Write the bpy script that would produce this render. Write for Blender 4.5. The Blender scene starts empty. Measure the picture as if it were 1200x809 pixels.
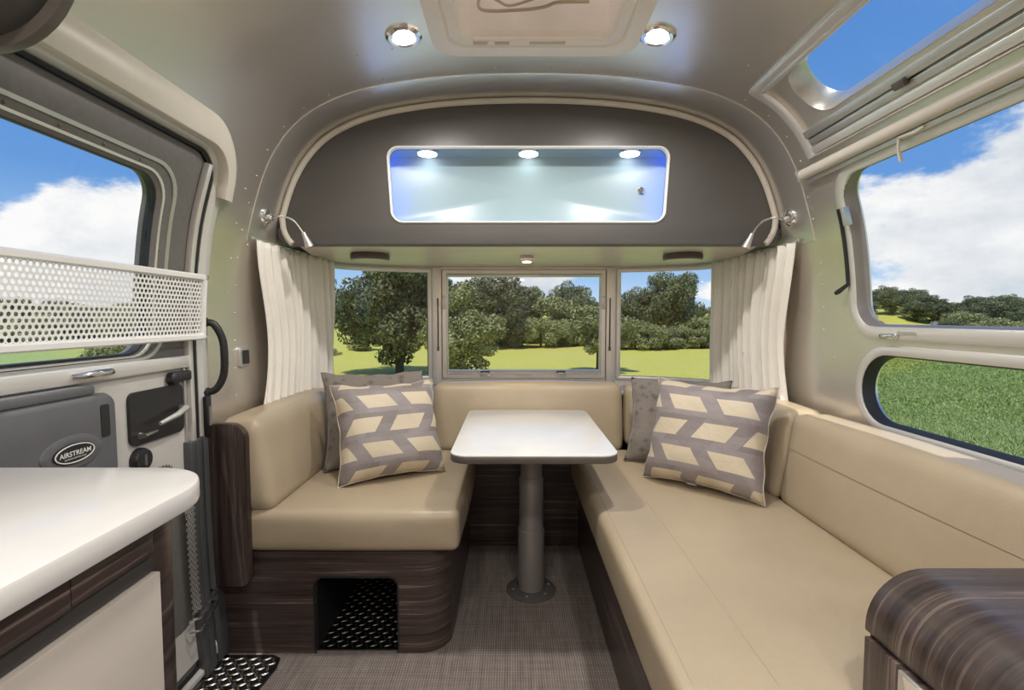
import bpy, bmesh, math, random
import numpy as np
from mathutils import Vector, Matrix
random.seed(7)
R = math.radians
SC = bpy.context.scene
COL = SC.collection

# ------------------------------------------------------------------ camera
cam_d = bpy.data.cameras.new('camera'); cam = bpy.data.objects.new('camera', cam_d); COL.objects.link(cam)
cam_d.sensor_fit = 'HORIZONTAL'; cam_d.sensor_width = 36.0; cam_d.lens = 36.0 * 585 / 1200
cam_d.clip_start = 0.02; cam_d.clip_end = 3000
cam.location = (-0.072, 0.0, 1.2)
cam.rotation_euler = (R(90) - math.atan(32.5 / 585), 0, 0)
SC.camera = cam

# ------------------------------------------------------------------ exposure
vs = SC.view_settings
vs.view_transform = 'Standard'; vs.look = 'None'; vs.gamma = 1.0; vs.use_curve_mapping = False
vs.exposure = 0.0

# ------------------------------------------------------------------ world
W = bpy.data.worlds.new('sky_world'); SC.world = W; W.use_nodes = True
def nd(nt, t, **kw):
    n = nt.nodes.new(t)
    for k, v in kw.items(): setattr(n, k, v)
    return n
def ramp(nt, fac, stops, interp='LINEAR'):
    n = nd(nt, 'ShaderNodeValToRGB'); n.color_ramp.interpolation = interp
    e = n.color_ramp.elements
    while len(e) < len(stops): e.new(0.5)
    for i, (p, c) in enumerate(stops):
        e[i].position = p; e[i].color = (*c, 1) if len(c) == 3 else c
    nt.links.new(fac, n.inputs[0]); return n.outputs[0]
def math_n(nt, op, a, b=None, c=None):
    n = nd(nt, 'ShaderNodeMath', operation=op)
    for i, v in enumerate((a, b, c)):
        if v is None: continue
        if isinstance(v, (int, float)): n.inputs[i].default_value = v
        else: nt.links.new(v, n.inputs[i])
    return n.outputs[0]
def mixc(nt, fac, a, b, mode='MIX'):
    n = nd(nt, 'ShaderNodeMix', data_type='RGBA', blend_type=mode)
    for i, v in ((0, fac), (6, a), (7, b)):
        if isinstance(v, (int, float)): n.inputs[i].default_value = v
        elif isinstance(v, (tuple, list)): n.inputs[i].default_value = (*v[:3], 1)
        else: nt.links.new(v, n.inputs[i])
    return n.outputs[2]
def mapping(nt, vec, scale=(1, 1, 1), loc=(0, 0, 0), rot=(0, 0, 0)):
    n = nd(nt, 'ShaderNodeMapping'); nt.links.new(vec, n.inputs[0])
    n.inputs['Scale'].default_value = scale; n.inputs['Location'].default_value = loc; n.inputs['Rotation'].default_value = rot
    return n.outputs[0]
def noise(nt, vec, scale=5, detail=2, rough=.5, out=0):
    n = nd(nt, 'ShaderNodeTexNoise'); nt.links.new(vec, n.inputs['Vector'])
    n.inputs['Scale'].default_value = scale; n.inputs['Detail'].default_value = detail; n.inputs['Roughness'].default_value = rough
    return n.outputs[out]
nt = W.node_tree
for n in list(nt.nodes): nt.nodes.remove(n)
tc = nd(nt, 'ShaderNodeTexCoord'); nrm = nd(nt, 'ShaderNodeVectorMath', operation='NORMALIZE')
nt.links.new(tc.outputs['Generated'], nrm.inputs[0]); D = nrm.outputs[0]
sx = nd(nt, 'ShaderNodeSeparateXYZ'); nt.links.new(D, sx.inputs[0])
skyc = ramp(nt, sx.outputs[2], [(0.0, (.66, .80, .95)), (.07, (.38, .60, .90)), (.22, (.14, .34, .74)), (.5, (.09, .26, .66)), (1, (.07, .20, .56))])
dirs = mapping(nt, D, scale=(1, 1, 1.9))
n1 = noise(nt, mapping(nt, dirs, loc=(3.1, 1.7, .35)), 3.3, 10, .60)
# cumulus denser towards the horizon
low = ramp(nt, sx.outputs[2], [(0.0, (.56,) * 3), (.20, (.60,) * 3), (.36, (.47,) * 3), (.6, (.40,) * 3), (1, (.40,) * 3)])
bias = math_n(nt, 'SUBTRACT', low, .5)
def lobe(d, w, amt):
    v = Vector(d).normalized()
    n = nd(nt, 'ShaderNodeVectorMath', operation='DOT_PRODUCT'); nt.links.new(D, n.inputs[0]); n.inputs[1].default_value = v
    m = nd(nt, 'ShaderNodeMapRange', interpolation_type='SMOOTHSTEP'); nt.links.new(n.outputs['Value'], m.inputs[0])
    m.inputs[1].default_value = math.cos(R(w)); m.inputs[2].default_value = 1; m.inputs[3].default_value = 0; m.inputs[4].default_value = amt
    return m.outputs[0]
for d, w, a in (((.90, 1, .22), 16, .10), ((.77, 1, .56), 18, -.20), ((-.76, 1, .14), 9, .17), ((-1.0, 1, .13), 8, .15), ((-.9, 1, .30), 11, -.12), ((-.36, 1, .1), 8, -.10), ((.2, 1, .09), 7, -.07)):
    bias = math_n(nt, 'ADD', bias, lobe(d, w, a))
msum = math_n(nt, 'ADD', n1, bias)
mk = nd(nt, 'ShaderNodeMapRange', interpolation_type='SMOOTHSTEP'); nt.links.new(msum, mk.inputs[0])
mk.inputs[1].default_value = .535; mk.inputs[2].default_value = .625
n2 = noise(nt, mapping(nt, dirs, loc=(3.1, 1.7, .46)), 3.3, 7, .58)
shade = ramp(nt, n2, [(.44, (1.0, 1.0, 1.0)), (.66, (.62, .68, .76))])
skymix = mixc(nt, mk.outputs[0], skyc, shade)
bg = nd(nt, 'ShaderNodeBackground'); nt.links.new(skymix, bg.inputs[0]); bg.inputs[1].default_value = 1.0
wo = nd(nt, 'ShaderNodeOutputWorld'); nt.links.new(bg.outputs[0], wo.inputs[0])

# ------------------------------------------------------------------ sun
sun_d = bpy.data.lights.new('sun', 'SUN'); sun_d.energy = 3.7; sun_d.angle = R(.6); sun_d.color = (1, .95, .86)
sun = bpy.data.objects.new('sun', sun_d); COL.objects.link(sun)
sun.rotation_euler = Vector((.11, .36, -.93)).to_track_quat('-Z', 'Y').to_euler()
PUCK_W = 8.4      # watts of one ceiling puck lamp

# ------------------------------------------------------------------ materials
MATS = {}
def new_mat(name):
    m = bpy.data.materials.new(name); m.use_nodes = True
    nt = m.node_tree; b = nt.nodes['Principled BSDF']; MATS[name] = m
    return m, nt, b
def coords(nt, kind='Object'):
    return nd(nt, 'ShaderNodeTexCoord').outputs[kind]
def bump(nt, b, h, strength=.2, dist=.002):
    n = nd(nt, 'ShaderNodeBump'); n.inputs['Strength'].default_value = strength; n.inputs['Distance'].default_value = dist
    nt.links.new(h, n.inputs['Height']); nt.links.new(n.outputs[0], b.inputs['Normal'])
def plain(name, col, rough=.5, metal=0, var=.06, nscale=9, bstr=0, bscale=300, **kw):
    m, nt, b = new_mat(name)
    c = coords(nt)
    f = noise(nt, c, nscale, 3, .55)
    lo = tuple(max(0, x * (1 - var)) for x in col); hi = tuple(min(1, x * (1 + var)) for x in col)
    nt.links.new(ramp(nt, f, [(.3, lo), (.7, hi)]), b.inputs['Base Color'])
    b.inputs['Roughness'].default_value = rough; b.inputs['Metallic'].default_value = metal
    for k, v in kw.items(): b.inputs[k].default_value = v
    if bstr: bump(nt, b, noise(nt, c, bscale, 2, .6), bstr, .001)
    return m
def wood(name, axis, lo=(.026, .017, .015), mid=(.062, .043, .038), hi=(.20, .15, .125), rough=.32):
    m, nt, b = new_mat(name)
    c = coords(nt)
    big = [1.1, 1.1, 1.1]; fine = [1.5, 1.5, 1.5]
    big[axis] = 22; fine[axis] = 75
    f1 = noise(nt, mapping(nt, c, scale=big), 1.0, 3, .6)
    f2 = noise(nt, mapping(nt, c, scale=fine), 1.0, 5, .75)
    f = math_n(nt, 'ADD', math_n(nt, 'MULTIPLY', f1, .3), math_n(nt, 'MULTIPLY', f2, .7))
    nt.links.new(ramp(nt, f, [(.40, lo), (.49, mid), (.54, mid), (.62, hi)]), b.inputs['Base Color'])
    b.inputs['Roughness'].default_value = rough
    bump(nt, b, f2, .08, .0006)
    return m
def brushed(name, col, rough=.3, var=.05, metal=1.0, wob=.10):
    m, nt, b = new_mat(name)
    c = coords(nt)
    f = noise(nt, mapping(nt, c, scale=(1.2, .8, 1.2)), 2.0, 3, .5)
    nt.links.new(ramp(nt, f, [(.3, tuple(x * (1 - var) for x in col)), (.7, tuple(min(1, x * (1 + var)) for x in col))]), b.inputs['Base Color'])
    b.inputs['Metallic'].default_value = metal
    rr = nd(nt, 'ShaderNodeMapRange'); nt.links.new(noise(nt, mapping(nt, c, scale=(1, 3, 1)), 3, 4, .6), rr.inputs[0])
    rr.inputs[3].default_value = rough - .05; rr.inputs[4].default_value = rough + .07
    nt.links.new(rr.outputs[0], b.inputs['Roughness'])
    if wob: bump(nt, b, noise(nt, c, 1.6, 2, .5), wob, .02)
    return m
def emit(name, col, strength):
    m, nt, b = new_mat(name)
    b.inputs['Base Color'].default_value = (*col, 1); b.inputs['Emission Color'].default_value = (*col, 1)
    b.inputs['Emission Strength'].default_value = strength
    return m
brushed('shell_metal', (.84, .79, .725), .30, metal=.86)
brushed('band_metal', (.74, .715, .68), .30, metal=.85, wob=0)
brushed('frame_metal', (.78, .76, .73), .36, metal=.6, wob=0)
plain('jamb_silver', (.70, .685, .66), .34, .35, .02)
plain('satin_aluminium', (.62, .61, .585), .36, .75, .04)
plain('chrome', (.82, .81, .79), .12, 1, .02)
plain('pillar_metal', (.27, .25, .24), .36, .35, .04)
plain('black_plastic', (.018, .018, .019), .38, 0, .1)
plain('black_rubber', (.012, .012, .013), .6, 0, .1)
plain('door_vinyl', (.135, .128, .120), .5, 0, .08, 60, .25, 420)
plain('storage_plastic', (.115, .117, .124), .48, 0, .05, 12, .2, 500)
plain('lower_door', (.56, .54, .50), .42, 0, .04)
plain('warm_white_plastic', (.92, .85, .79), .42, 0, .03)
plain('cream_moulding', (.62, .575, .505), .42, 0, .03)
plain('white_paint', (.80, .79, .77), .35, 0, .02)
plain('counter_white', (.72, .705, .68), .16, 0, .02)
plain('table_white', (.72, .72, .71), .20, 0, .02)
plain('cabinet_beige', (.56, .505, .44), .35, 0, .02)
plain('panel_grey', (.098, .093, .090), .40, 0, .04, 3, .08, 700)
plain('panel_under', (.62, .545, .485), .34, .1, .04)
plain('cubby_white', (.33, .45, .50), .30, 0, .02)
plain('dark_shell', (.05, .046, .043), .35, 0, .08)
plain('edge_brown', (.10, .088, .078), .35, 0, .06)
plain('reveal_taupe', (.235, .21, .19), .4, .2, .05)
plain('rear_tan', (.58, .45, .33), .4, 0, .04)
plain('jamb_shade', (.085, .088, .088), .34, .2, .05)  # dark tone standing in for shade on the lower door jamb
plain('thread', (.36, .31, .23), .7, 0, .05)
plain('wire_tan', (.50, .40, .31), .5, 0, .05)
plain('bark', (.10, .075, .052), .9, 0, .25, 6, .6, 20)
plain('tread_plate', (.16, .155, .15), .30, 1, .1)
plain('tread_lug', (.66, .64, .60), .22, 1, .05)
plain('cave_lug', (.10, .098, .09), .4, .9, .08)
plain('stone', (.42, .40, .37), .8, 0, .1)
wood('wood_horizontal', 2); wood('wood_vertical', 0); wood('wood_across', 1)
emit('lamp_lens', (1, .97, .92), 9.0)
emit('warm_lens', (1, .75, .48), 5.0)
emit('blue_led', (.02, .13, 1.0), 15.0)
m, nt, b = new_mat('translucent_lid')
tr_ = nd(nt, 'ShaderNodeBsdfTranslucent'); tr_.inputs[0].default_value = (.97, .88, .80, 1)
mx_ = nd(nt, 'ShaderNodeMixShader'); mx_.inputs[0].default_value = .85
nt.links.new(b.outputs[0], mx_.inputs[1]); nt.links.new(tr_.outputs[0], mx_.inputs[2]); nt.links.new(mx_.outputs[0], nt.nodes['Material Output'].inputs[0])
b.inputs['Base Color'].default_value = (.75, .66, .56, 1)
# leather
m, nt, b = new_mat('leather')
c = coords(nt)
f = noise(nt, c, 3.5, 3, .55)
nt.links.new(ramp(nt, f, [(.3, (.40, .325, .226)), (.7, (.455, .375, .263))]), b.inputs['Base Color'])
b.inputs['Roughness'].default_value = .36
v = nd(nt, 'ShaderNodeTexVoronoi'); v.inputs['Scale'].default_value = 260; nt.links.new(c, v.inputs['Vector'])
h = math_n(nt, 'ADD', math_n(nt, 'MULTIPLY', v.outputs['Distance'], .25), math_n(nt, 'MULTIPLY', noise(nt, c, 7, 3, .5), 1.2))
bump(nt, b, h, .22, .006)
# curtain
m, nt, b = new_mat('curtain_fabric')
c = coords(nt)
nt.links.new(ramp(nt, noise(nt, c, 6, 2, .5), [(.3, (.80, .765, .705)), (.7, (.86, .83, .77))]), b.inputs['Base Color'])
b.inputs['Roughness'].default_value = .85; b.inputs['Subsurface Weight'].default_value = 0
bump(nt, b, noise(nt, mapping(nt, c, scale=(1, 1, .4)), 600, 2, .6), .15, .001)
# carpet
m, nt, b = new_mat('woven_carpet')
c = coords(nt)
wx = nd(nt, 'ShaderNodeTexWave', bands_direction='X', wave_profile='SIN'); wx.inputs['Scale'].default_value = 36; wx.inputs['Distortion'].default_value = 1.0; wx.inputs['Detail Scale'].default_value = 6
wy = nd(nt, 'ShaderNodeTexWave', bands_direction='Y', wave_profile='SIN'); wy.inputs['Scale'].default_value = 36; wy.inputs['Distortion'].default_value = 1.0; wy.inputs['Detail Scale'].default_value = 6
nt.links.new(c, wx.inputs['Vector']); nt.links.new(c, wy.inputs['Vector'])
wv = math_n(nt, 'MULTIPLY', wx.outputs['Fac'], wy.outputs['Fac'])
st = noise(nt, mapping(nt, c, scale=(60, 5, 1)), 1, 2, .6); st2 = noise(nt, mapping(nt, c, scale=(5, 60, 1)), 1, 2, .6)
f = math_n(nt, 'ADD', math_n(nt, 'MULTIPLY', wv, .45), math_n(nt, 'ADD', math_n(nt, 'MULTIPLY', st, .38), math_n(nt, 'MULTIPLY', st2, .25)))
nt.links.new(ramp(nt, f, [(.22, (.11, .090, .080)), (.5, (.24, .20, .18)), (.78, (.42, .37, .335))]), b.inputs['Base Color'])
b.inputs['Roughness'].default_value = .9; bump(nt, b, wv, .5, .003)
# glass
def glass(name, refl=.06, tint=(1, 1, 1)):
    m = bpy.data.materials.new(name); m.use_nodes = True; MATS[name] = m
    nt = m.node_tree
    for n in list(nt.nodes): nt.nodes.remove(n)
    t = nd(nt, 'ShaderNodeBsdfTransparent'); t.inputs[0].default_value = (*tint, 1)
    g = nd(nt, 'ShaderNodeBsdfGlossy'); g.inputs['Roughness'].default_value = .02
    lw = nd(nt, 'ShaderNodeLayerWeight'); lw.inputs['Blend'].default_value = .5
    fac = math_n(nt, 'MULTIPLY_ADD', math_n(nt, 'POWER', lw.outputs['Facing'], 5.0), .30, .018)
    mx = nd(nt, 'ShaderNodeMixShader'); nt.links.new(fac, mx.inputs[0]); nt.links.new(t.outputs[0], mx.inputs[1]); nt.links.new(g.outputs[0], mx.inputs[2])
    o = nd(nt, 'ShaderNodeOutputMaterial'); nt.links.new(mx.outputs[0], o.inputs[0])
glass('window_glass')
# throw pillow prints (UV)
def pillow_geo():
    m, nt, b = new_mat('parallelogram_print')
    uv = nd(nt, 'ShaderNodeUVMap').outputs[0]
    s = nd(nt, 'ShaderNodeSeparateXYZ'); nt.links.new(uv, s.inputs[0]); u, vv = s.outputs[0], s.outputs[1]
    rv = math_n(nt, 'MULTIPLY_ADD', vv, 4.1, .42)
    row = math_n(nt, 'FLOOR', rv); fv = math_n(nt, 'SUBTRACT', rv, row)
    par = math_n(nt, 'MODULO', row, 2.0)
    sgn = math_n(nt, 'MULTIPLY_ADD', par, 2.0, -1.0)
    sk = math_n(nt, 'MULTIPLY', math_n(nt, 'MULTIPLY', sgn, fv), .36)
    uu = math_n(nt, 'ADD', math_n(nt, 'MULTIPLY', u, 2.45), math_n(nt, 'ADD', sk, math_n(nt, 'MULTIPLY', par, .28)))
    fu = math_n(nt, 'FRACT', math_n(nt, 'ADD', uu, 10.12))
    inu = math_n(nt, 'MULTIPLY', math_n(nt, 'GREATER_THAN', fu, .15), math_n(nt, 'LESS_THAN', fu, .82))
    inv = math_n(nt, 'MULTIPLY', math_n(nt, 'GREATER_THAN', fv, .20), math_n(nt, 'LESS_THAN', fv, .80))
    k = math_n(nt, 'MULTIPLY', inu, inv)
    c = coords(nt)
    # lattice: each bar a slightly different grey
    cell = nd(nt, 'ShaderNodeTexWhiteNoise', noise_dimensions='2D')
    cb = nd(nt, 'ShaderNodeCombineXYZ'); nt.links.new(math_n(nt, 'FLOOR', math_n(nt, 'MULTIPLY', uu, 2.0)), cb.inputs[0]); nt.links.new(math_n(nt, 'FLOOR', math_n(nt, 'MULTIPLY', rv, 2.0)), cb.inputs[1])
    nt.links.new(cb.outputs[0], cell.inputs['Vector'])
    grey = mixc(nt, cell.outputs['Value'], (.215, .185, .180), (.30, .265, .27))
    nt.links.new(mixc(nt, k, grey, (.60, .52, .385)), b.inputs['Base Color'])
    b.inputs['Roughness'].default_value = .55; b.inputs['Sheen Weight'].default_value = .15
    bump(nt, b, noise(nt, c, 16, 3, .55), .45, .012)
    m, nt, b = new_mat('grey_velvet_print')
    uv = nd(nt, 'ShaderNodeUVMap').outputs[0]
    vo = nd(nt, 'ShaderNodeTexVoronoi', distance='MANHATTAN'); vo.inputs['Scale'].default_value = 11; nt.links.new(uv, vo.inputs['Vector'])
    base = ramp(nt, vo.outputs['Distance'], [(.2, (.115, .098, .088)), (.6, (.205, .178, .160))])
    nt.links.new(base, b.inputs['Base Color']); b.inputs['Roughness'].default_value = .8; b.inputs['Sheen Weight'].default_value = .3
    bump(nt, b, vo.outputs['Distance'], .3, .004)
pillow_geo()
# outdoors
def grass_mat():
    m, nt, b = new_mat('meadow_grass')
    c = coords(nt)
    f1 = noise(nt, c, .12, 4, .6); f2 = noise(nt, c, 5, 6, .8); f3 = noise(nt, c, .02, 2, .5)
    near = ramp(nt, f2, [(.32, (.175, .245, .060)), (.5, (.30, .40, .125)), (.66, (.45, .54, .21))])
    hay = ramp(nt, f2, [(.30, (.31, .31, .03)), (.5, (.46, .455, .065)), (.68, (.62, .59, .13))])
    s_ = nd(nt, 'ShaderNodeSeparateXYZ'); nt.links.new(c, s_.inputs[0])
    k = nd(nt, 'ShaderNodeMapRange', interpolation_type='SMOOTHSTEP'); nt.links.new(math_n(nt, 'SUBTRACT', s_.outputs[1], math_n(nt, 'MULTIPLY', math_n(nt, 'ABSOLUTE', s_.outputs[0]), .75)), k.inputs[0])
    k.inputs[1].default_value = 16; k.inputs[2].default_value = 32
    a = mixc(nt, k.outputs[0], near, hay)
    d = mixc(nt, math_n(nt, 'MULTIPLY', k.outputs[0], ramp(nt, f1, [(.4, (0,) * 3), (.65, (.5,) * 3)])), a, (.52, .47, .11))
    d = mixc(nt, math_n(nt, 'MULTIPLY', k.outputs[0], ramp(nt, f3, [(.5, (0,) * 3), (.7, (.45,) * 3)])), d, (.50, .42, .14))
    nt.links.new(d, b.inputs['Base Color']); b.inputs['Roughness'].default_value = .85
    bump(nt, b, f2, .6, .05)
grass_mat()
def leaf_mat(name, lo, mid, hi):
    m, nt, b = new_mat(name)
    c = coords(nt)
    f = noise(nt, c, 9, 5, .7)
    info = nd(nt, 'ShaderNodeObjectInfo')
    col = ramp(nt, f, [(.32, lo), (.5, mid), (.68, hi)])
    hs = nd(nt, 'ShaderNodeHueSaturation'); nt.links.new(col, hs.inputs['Color'])
    nt.links.new(math_n(nt, 'MULTIPLY_ADD', info.outputs['Random'], .5, .75), hs.inputs['Value'])
    nt.links.new(hs.outputs[0], b.inputs['Base Color']); b.inputs['Roughness'].default_value = .65
leaf_mat('oak_leaf', (.062, .074, .024), (.14, .155, .056), (.29, .30, .12))
leaf_mat('pale_leaf', (.11, .125, .042), (.24, .26, .095), (.43, .42, .18))
leaf_mat('hedge_leaf', (.095, .115, .038), (.21, .235, .085), (.37, .38, .15))
leaf_mat('far_leaf', (.065, .084, .042), (.145, .165, .078), (.25, .26, .125))

# ------------------------------------------------------------------ mesh builder
class MB:
    def __init__(s): s.v = []; s.f = []; s.uv = None
    def add(s, vs, fs):
        o = len(s.v); s.v += [tuple(map(float, p)) for p in vs]; s.f += [tuple(i + o for i in f) for f in fs]; return s
    def box(s, x0, x1, y0, y1, z0, z1):
        return s.add([(x, y, z) for z in (z0, z1) for y in (y0, y1) for x in (x0, x1)],
                     [(0, 2, 3, 1), (4, 5, 7, 6), (0, 1, 5, 4), (2, 6, 7, 3), (0, 4, 6, 2), (1, 3, 7, 5)])
    def rings(s, loops, closed=True, caps=True):
        """loft of equally long loops"""
        n = len(loops[0]); vs = [p for l in loops for p in l]; fs = []
        for k in range(len(loops) - 1):
            for i in range(n if closed else n - 1):
                j = (i + 1) % n; fs.append((k * n + i, k * n + j, (k + 1) * n + j, (k + 1) * n + i))
        if caps and closed: fs += [tuple(range(n))[::-1], tuple((len(loops) - 1) * n + i for i in range(n))]
        return s.add(vs, fs)
    def tube(s, path, r, n=10, caps=True):
        P = [Vector(p) for p in path]; loops = []; up = None
        rr = r if isinstance(r, (list, tuple)) else [r] * len(P)
        for i, p in enumerate(P):
            t = (P[min(i + 1, len(P) - 1)] - P[max(i - 1, 0)]).normalized()
            if up is None: up = Vector((0, 0, 1)) if abs(t.z) < .9 else Vector((1, 0, 0))
            a = t.cross(up).normalized(); b = a.cross(t).normalized(); up = b
            loops.append([tuple(p + (a * math.cos(q) + b * math.sin(q)) * rr[i]) for q in [2 * math.pi * k / n for k in range(n)]])
        return s.rings(loops, True, caps)
    def lathe(s, prof, origin, axis=(0, 0, 1), n=24):
        A = Vector(axis).normalized(); q = A.to_track_quat('Z', 'Y'); O = Vector(origin); loops = []
        for r, h in prof:
            loops.append([tuple(O + q @ Vector((max(r, 1e-5) * math.cos(t), max(r, 1e-5) * math.sin(t), h))) for t in [2 * math.pi * k / n for k in range(n)]])
        return s.rings(loops, True, True)
    def prism(s, poly, f0, f1):
        """poly list of 2D points, f0/f1 map a 2D point to 3D"""
        return s.rings([[f0(*p) for p in poly], [f1(*p) for p in poly]])
    def build(s, name, mat, parent=None, smooth=True, bevel=0, seg=2, angle=40):
        me = bpy.data.meshes.new(name); me.from_pydata(s.v, [], s.f)
        bm = bmesh.new(); bm.from_mesh(me)
        bmesh.ops.remove_doubles(bm, verts=bm.verts, dist=1e-6)
        bmesh.ops.recalc_face_normals(bm, faces=bm.faces)
        if bevel:
            es = [e for e in bm.edges if len(e.link_faces) == 2 and e.calc_face_angle(0) > R(35)]
            bmesh.ops.bevel(bm, geom=es, offset=bevel, segments=seg, profile=.5, affect='EDGES', clamp_overlap=True)
        bm.to_mesh(me); bm.free()
        if smooth:
            me.polygons.foreach_set('use_smooth', [True] * len(me.polygons))
            me.set_sharp_from_angle(angle=R(angle))
        me.materials.append(MATS[mat] if isinstance(mat, str) else mat)
        o = bpy.data.objects.new(name, me); COL.objects.link(o)
        if parent is not None: put(o, parent)
        return o
def root_loc(p):
    v = Vector((0, 0, 0))
    while p is not None: v = v + p.location; p = p.parent
    return v
def put(o, p):
    o.parent = p
    q = p
    M = Matrix.Identity(4)
    chain = []
    while q is not None: chain.append(q); q = q.parent
    for q in reversed(chain): M = M @ q.matrix_parent_inverse @ Matrix.Translation(q.location)
    o.matrix_parent_inverse = M.inverted()
def tag(o, label, cat, group=None, kind=None):
    if label: o['label'] = label
    if cat: o['category'] = cat
    if group: o['group'] = group
    if kind: o['kind'] = kind
    return o
def thing(name, label, cat, loc=(0, 0, 0), group=None, kind=None):
    o = bpy.data.objects.new(name, None); COL.objects.link(o); o.location = loc; o.empty_display_size = .05
    return tag(o, label, cat, group, kind)
def copy_tree(o, parent=None):
    c = o.copy(); COL.objects.link(c)
    if parent is not None: c.parent = parent
    for ch in list(o.children): copy_tree(ch, c)
    return c
def boolean(o, cutters):
    for cu in cutters:
        md = o.modifiers.new('cut', 'BOOLEAN'); md.operation = 'DIFFERENCE'; md.solver = 'EXACT'; md.object = cu
    dg = bpy.context.evaluated_depsgraph_get(); me = bpy.data.meshes.new_from_object(o.evaluated_get(dg))
    o.modifiers.clear(); old = o.data; o.data = me; bpy.data.meshes.remove(old)
    me.polygons.foreach_set('use_smooth', [True] * len(me.polygons)); me.set_sharp_from_angle(angle=R(35))
    for cu in cutters:
        d = cu.data; bpy.data.objects.remove(cu); bpy.data.meshes.remove(d)
# ------------------------------------------------------------------ curved shell coordinates
def catmull(P, n):
    P = [np.array(p, float) for p in P]; P = [2 * P[0] - P[1]] + P + [2 * P[-1] - P[-2]]; out = []
    for i in range(1, len(P) - 2):
        a, b, c, d = P[i - 1:i + 3]
        for k in range(n):
            t = k / n; out.append(.5 * (2 * b + (c - a) * t + (2 * a - 5 * b + 4 * c - d) * t * t + (3 * b - a - 3 * c + d) * t ** 3))
    out.append(P[-2]); return np.array(out)
KP = [(1.10, 0), (1.125, .4), (1.13, .9), (1.13, 1.2), (1.105, 1.45), (1.065, 1.62), (1.01, 1.78), (.93, 1.905), (.82, 1.995), (.64, 2.065), (.36, 2.11), (0, 2.125)]
SEC = catmull(KP + [(-.36, 2.11)], 16)[:-16]
SL = np.concatenate([[0], np.cumsum(np.linalg.norm(np.diff(SEC, axis=0), axis=1))]); STOT = float(SL[-1])
def sec(s):
    s = min(max(s, 0), 2 * STOT)
    flip = 1
    if s > STOT: s = 2 * STOT - s; flip = -1
    x = np.interp(s, SL, SEC[:, 0]); z = np.interp(s, SL, SEC[:, 1])
    x2 = np.interp(min(s + .01, STOT), SL, SEC[:, 0]); z2 = np.interp(min(s + .01, STOT), SL, SEC[:, 1])
    x1 = np.interp(max(s - .01, 0), SL, SEC[:, 0]); z1 = np.interp(max(s - .01, 0), SL, SEC[:, 1])
    t = np.array([x2 - x1, z2 - z1]); t /= np.linalg.norm(t)
    return x * flip, z, -t[1] * flip, t[0]     # inward normal
def side_map(sign):
    def f(y, s, h):
        x, z, nx, nz = sec(s); return (sign * (x + nx * h), y, z + nz * h)
    return f
LEFT, RIGHT = side_map(-1), side_map(1)
PLAN = catmull([(0, 3.06), (.3, 3.06), (.56, 3.045), (.82, 2.975), (1.0, 2.87), (1.085, 2.72), (1.118, 2.5), (1.125, 2.2)], 12)
PL = np.concatenate([[0], np.cumsum(np.linalg.norm(np.diff(PLAN, axis=0), axis=1))])
def FRONT(u, z, h):
    g = 1 if u >= 0 else -1; a = abs(u)
    x, y = np.interp(a, PL, PLAN[:, 0]), np.interp(a, PL, PLAN[:, 1])
    e = .02
    x1, y1 = np.interp(max(a - e, 0), PL, PLAN[:, 0]), np.interp(max(a - e, 0), PL, PLAN[:, 1])
    x2, y2 = np.interp(min(a + e, PL[-1]), PL, PLAN[:, 0]), np.interp(min(a + e, PL[-1]), PL, PLAN[:, 1])
    t = np.array([x2 - x1, y2 - y1]); t /= np.linalg.norm(t)
    nx, ny = t[1], -t[0]
    return (g * (x + nx * h), y + ny * h, z)
def rrect(a0, a1, b0, b1, r, step=.05, nc=7):
    r = min(r, (a1 - a0) / 2 - 1e-4, (b1 - b0) / 2 - 1e-4) if not isinstance(r, tuple) else r
    rs = r if isinstance(r, tuple) else (r,) * 4       # corners (a1,b0),(a1,b1),(a0,b1),(a0,b0)
    cs = [(a1 - rs[0], b0 + rs[0], -90, rs[0]), (a1 - rs[1], b1 - rs[1], 0, rs[1]), (a0 + rs[2], b1 - rs[2], 90, rs[2]), (a0 + rs[3], b0 + rs[3], 180, rs[3])]
    pts = []
    na = max(2, int((a1 - a0) / step)); nb = max(2, int((b1 - b0) / step))
    for k, (ca, cb, st, rr) in enumerate(cs):
        arc = [(ca + rr * math.cos(R(st + 90 * i / nc)), cb + rr * math.sin(R(st + 90 * i / nc))) for i in range(nc + 1)]
        nx = cs[(k + 1) % 4]; e0 = arc[-1]; e1 = (nx[0] + nx[3] * math.cos(R(nx[2])), nx[1] + nx[3] * math.sin(R(nx[2])))
        pts += arc
        n = nb if k in (0, 2) else na
        pts += [(e0[0] + (e1[0] - e0[0]) * i / n, e0[1] + (e1[1] - e0[1]) * i / n) for i in range(1, n)]
    return pts
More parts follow.
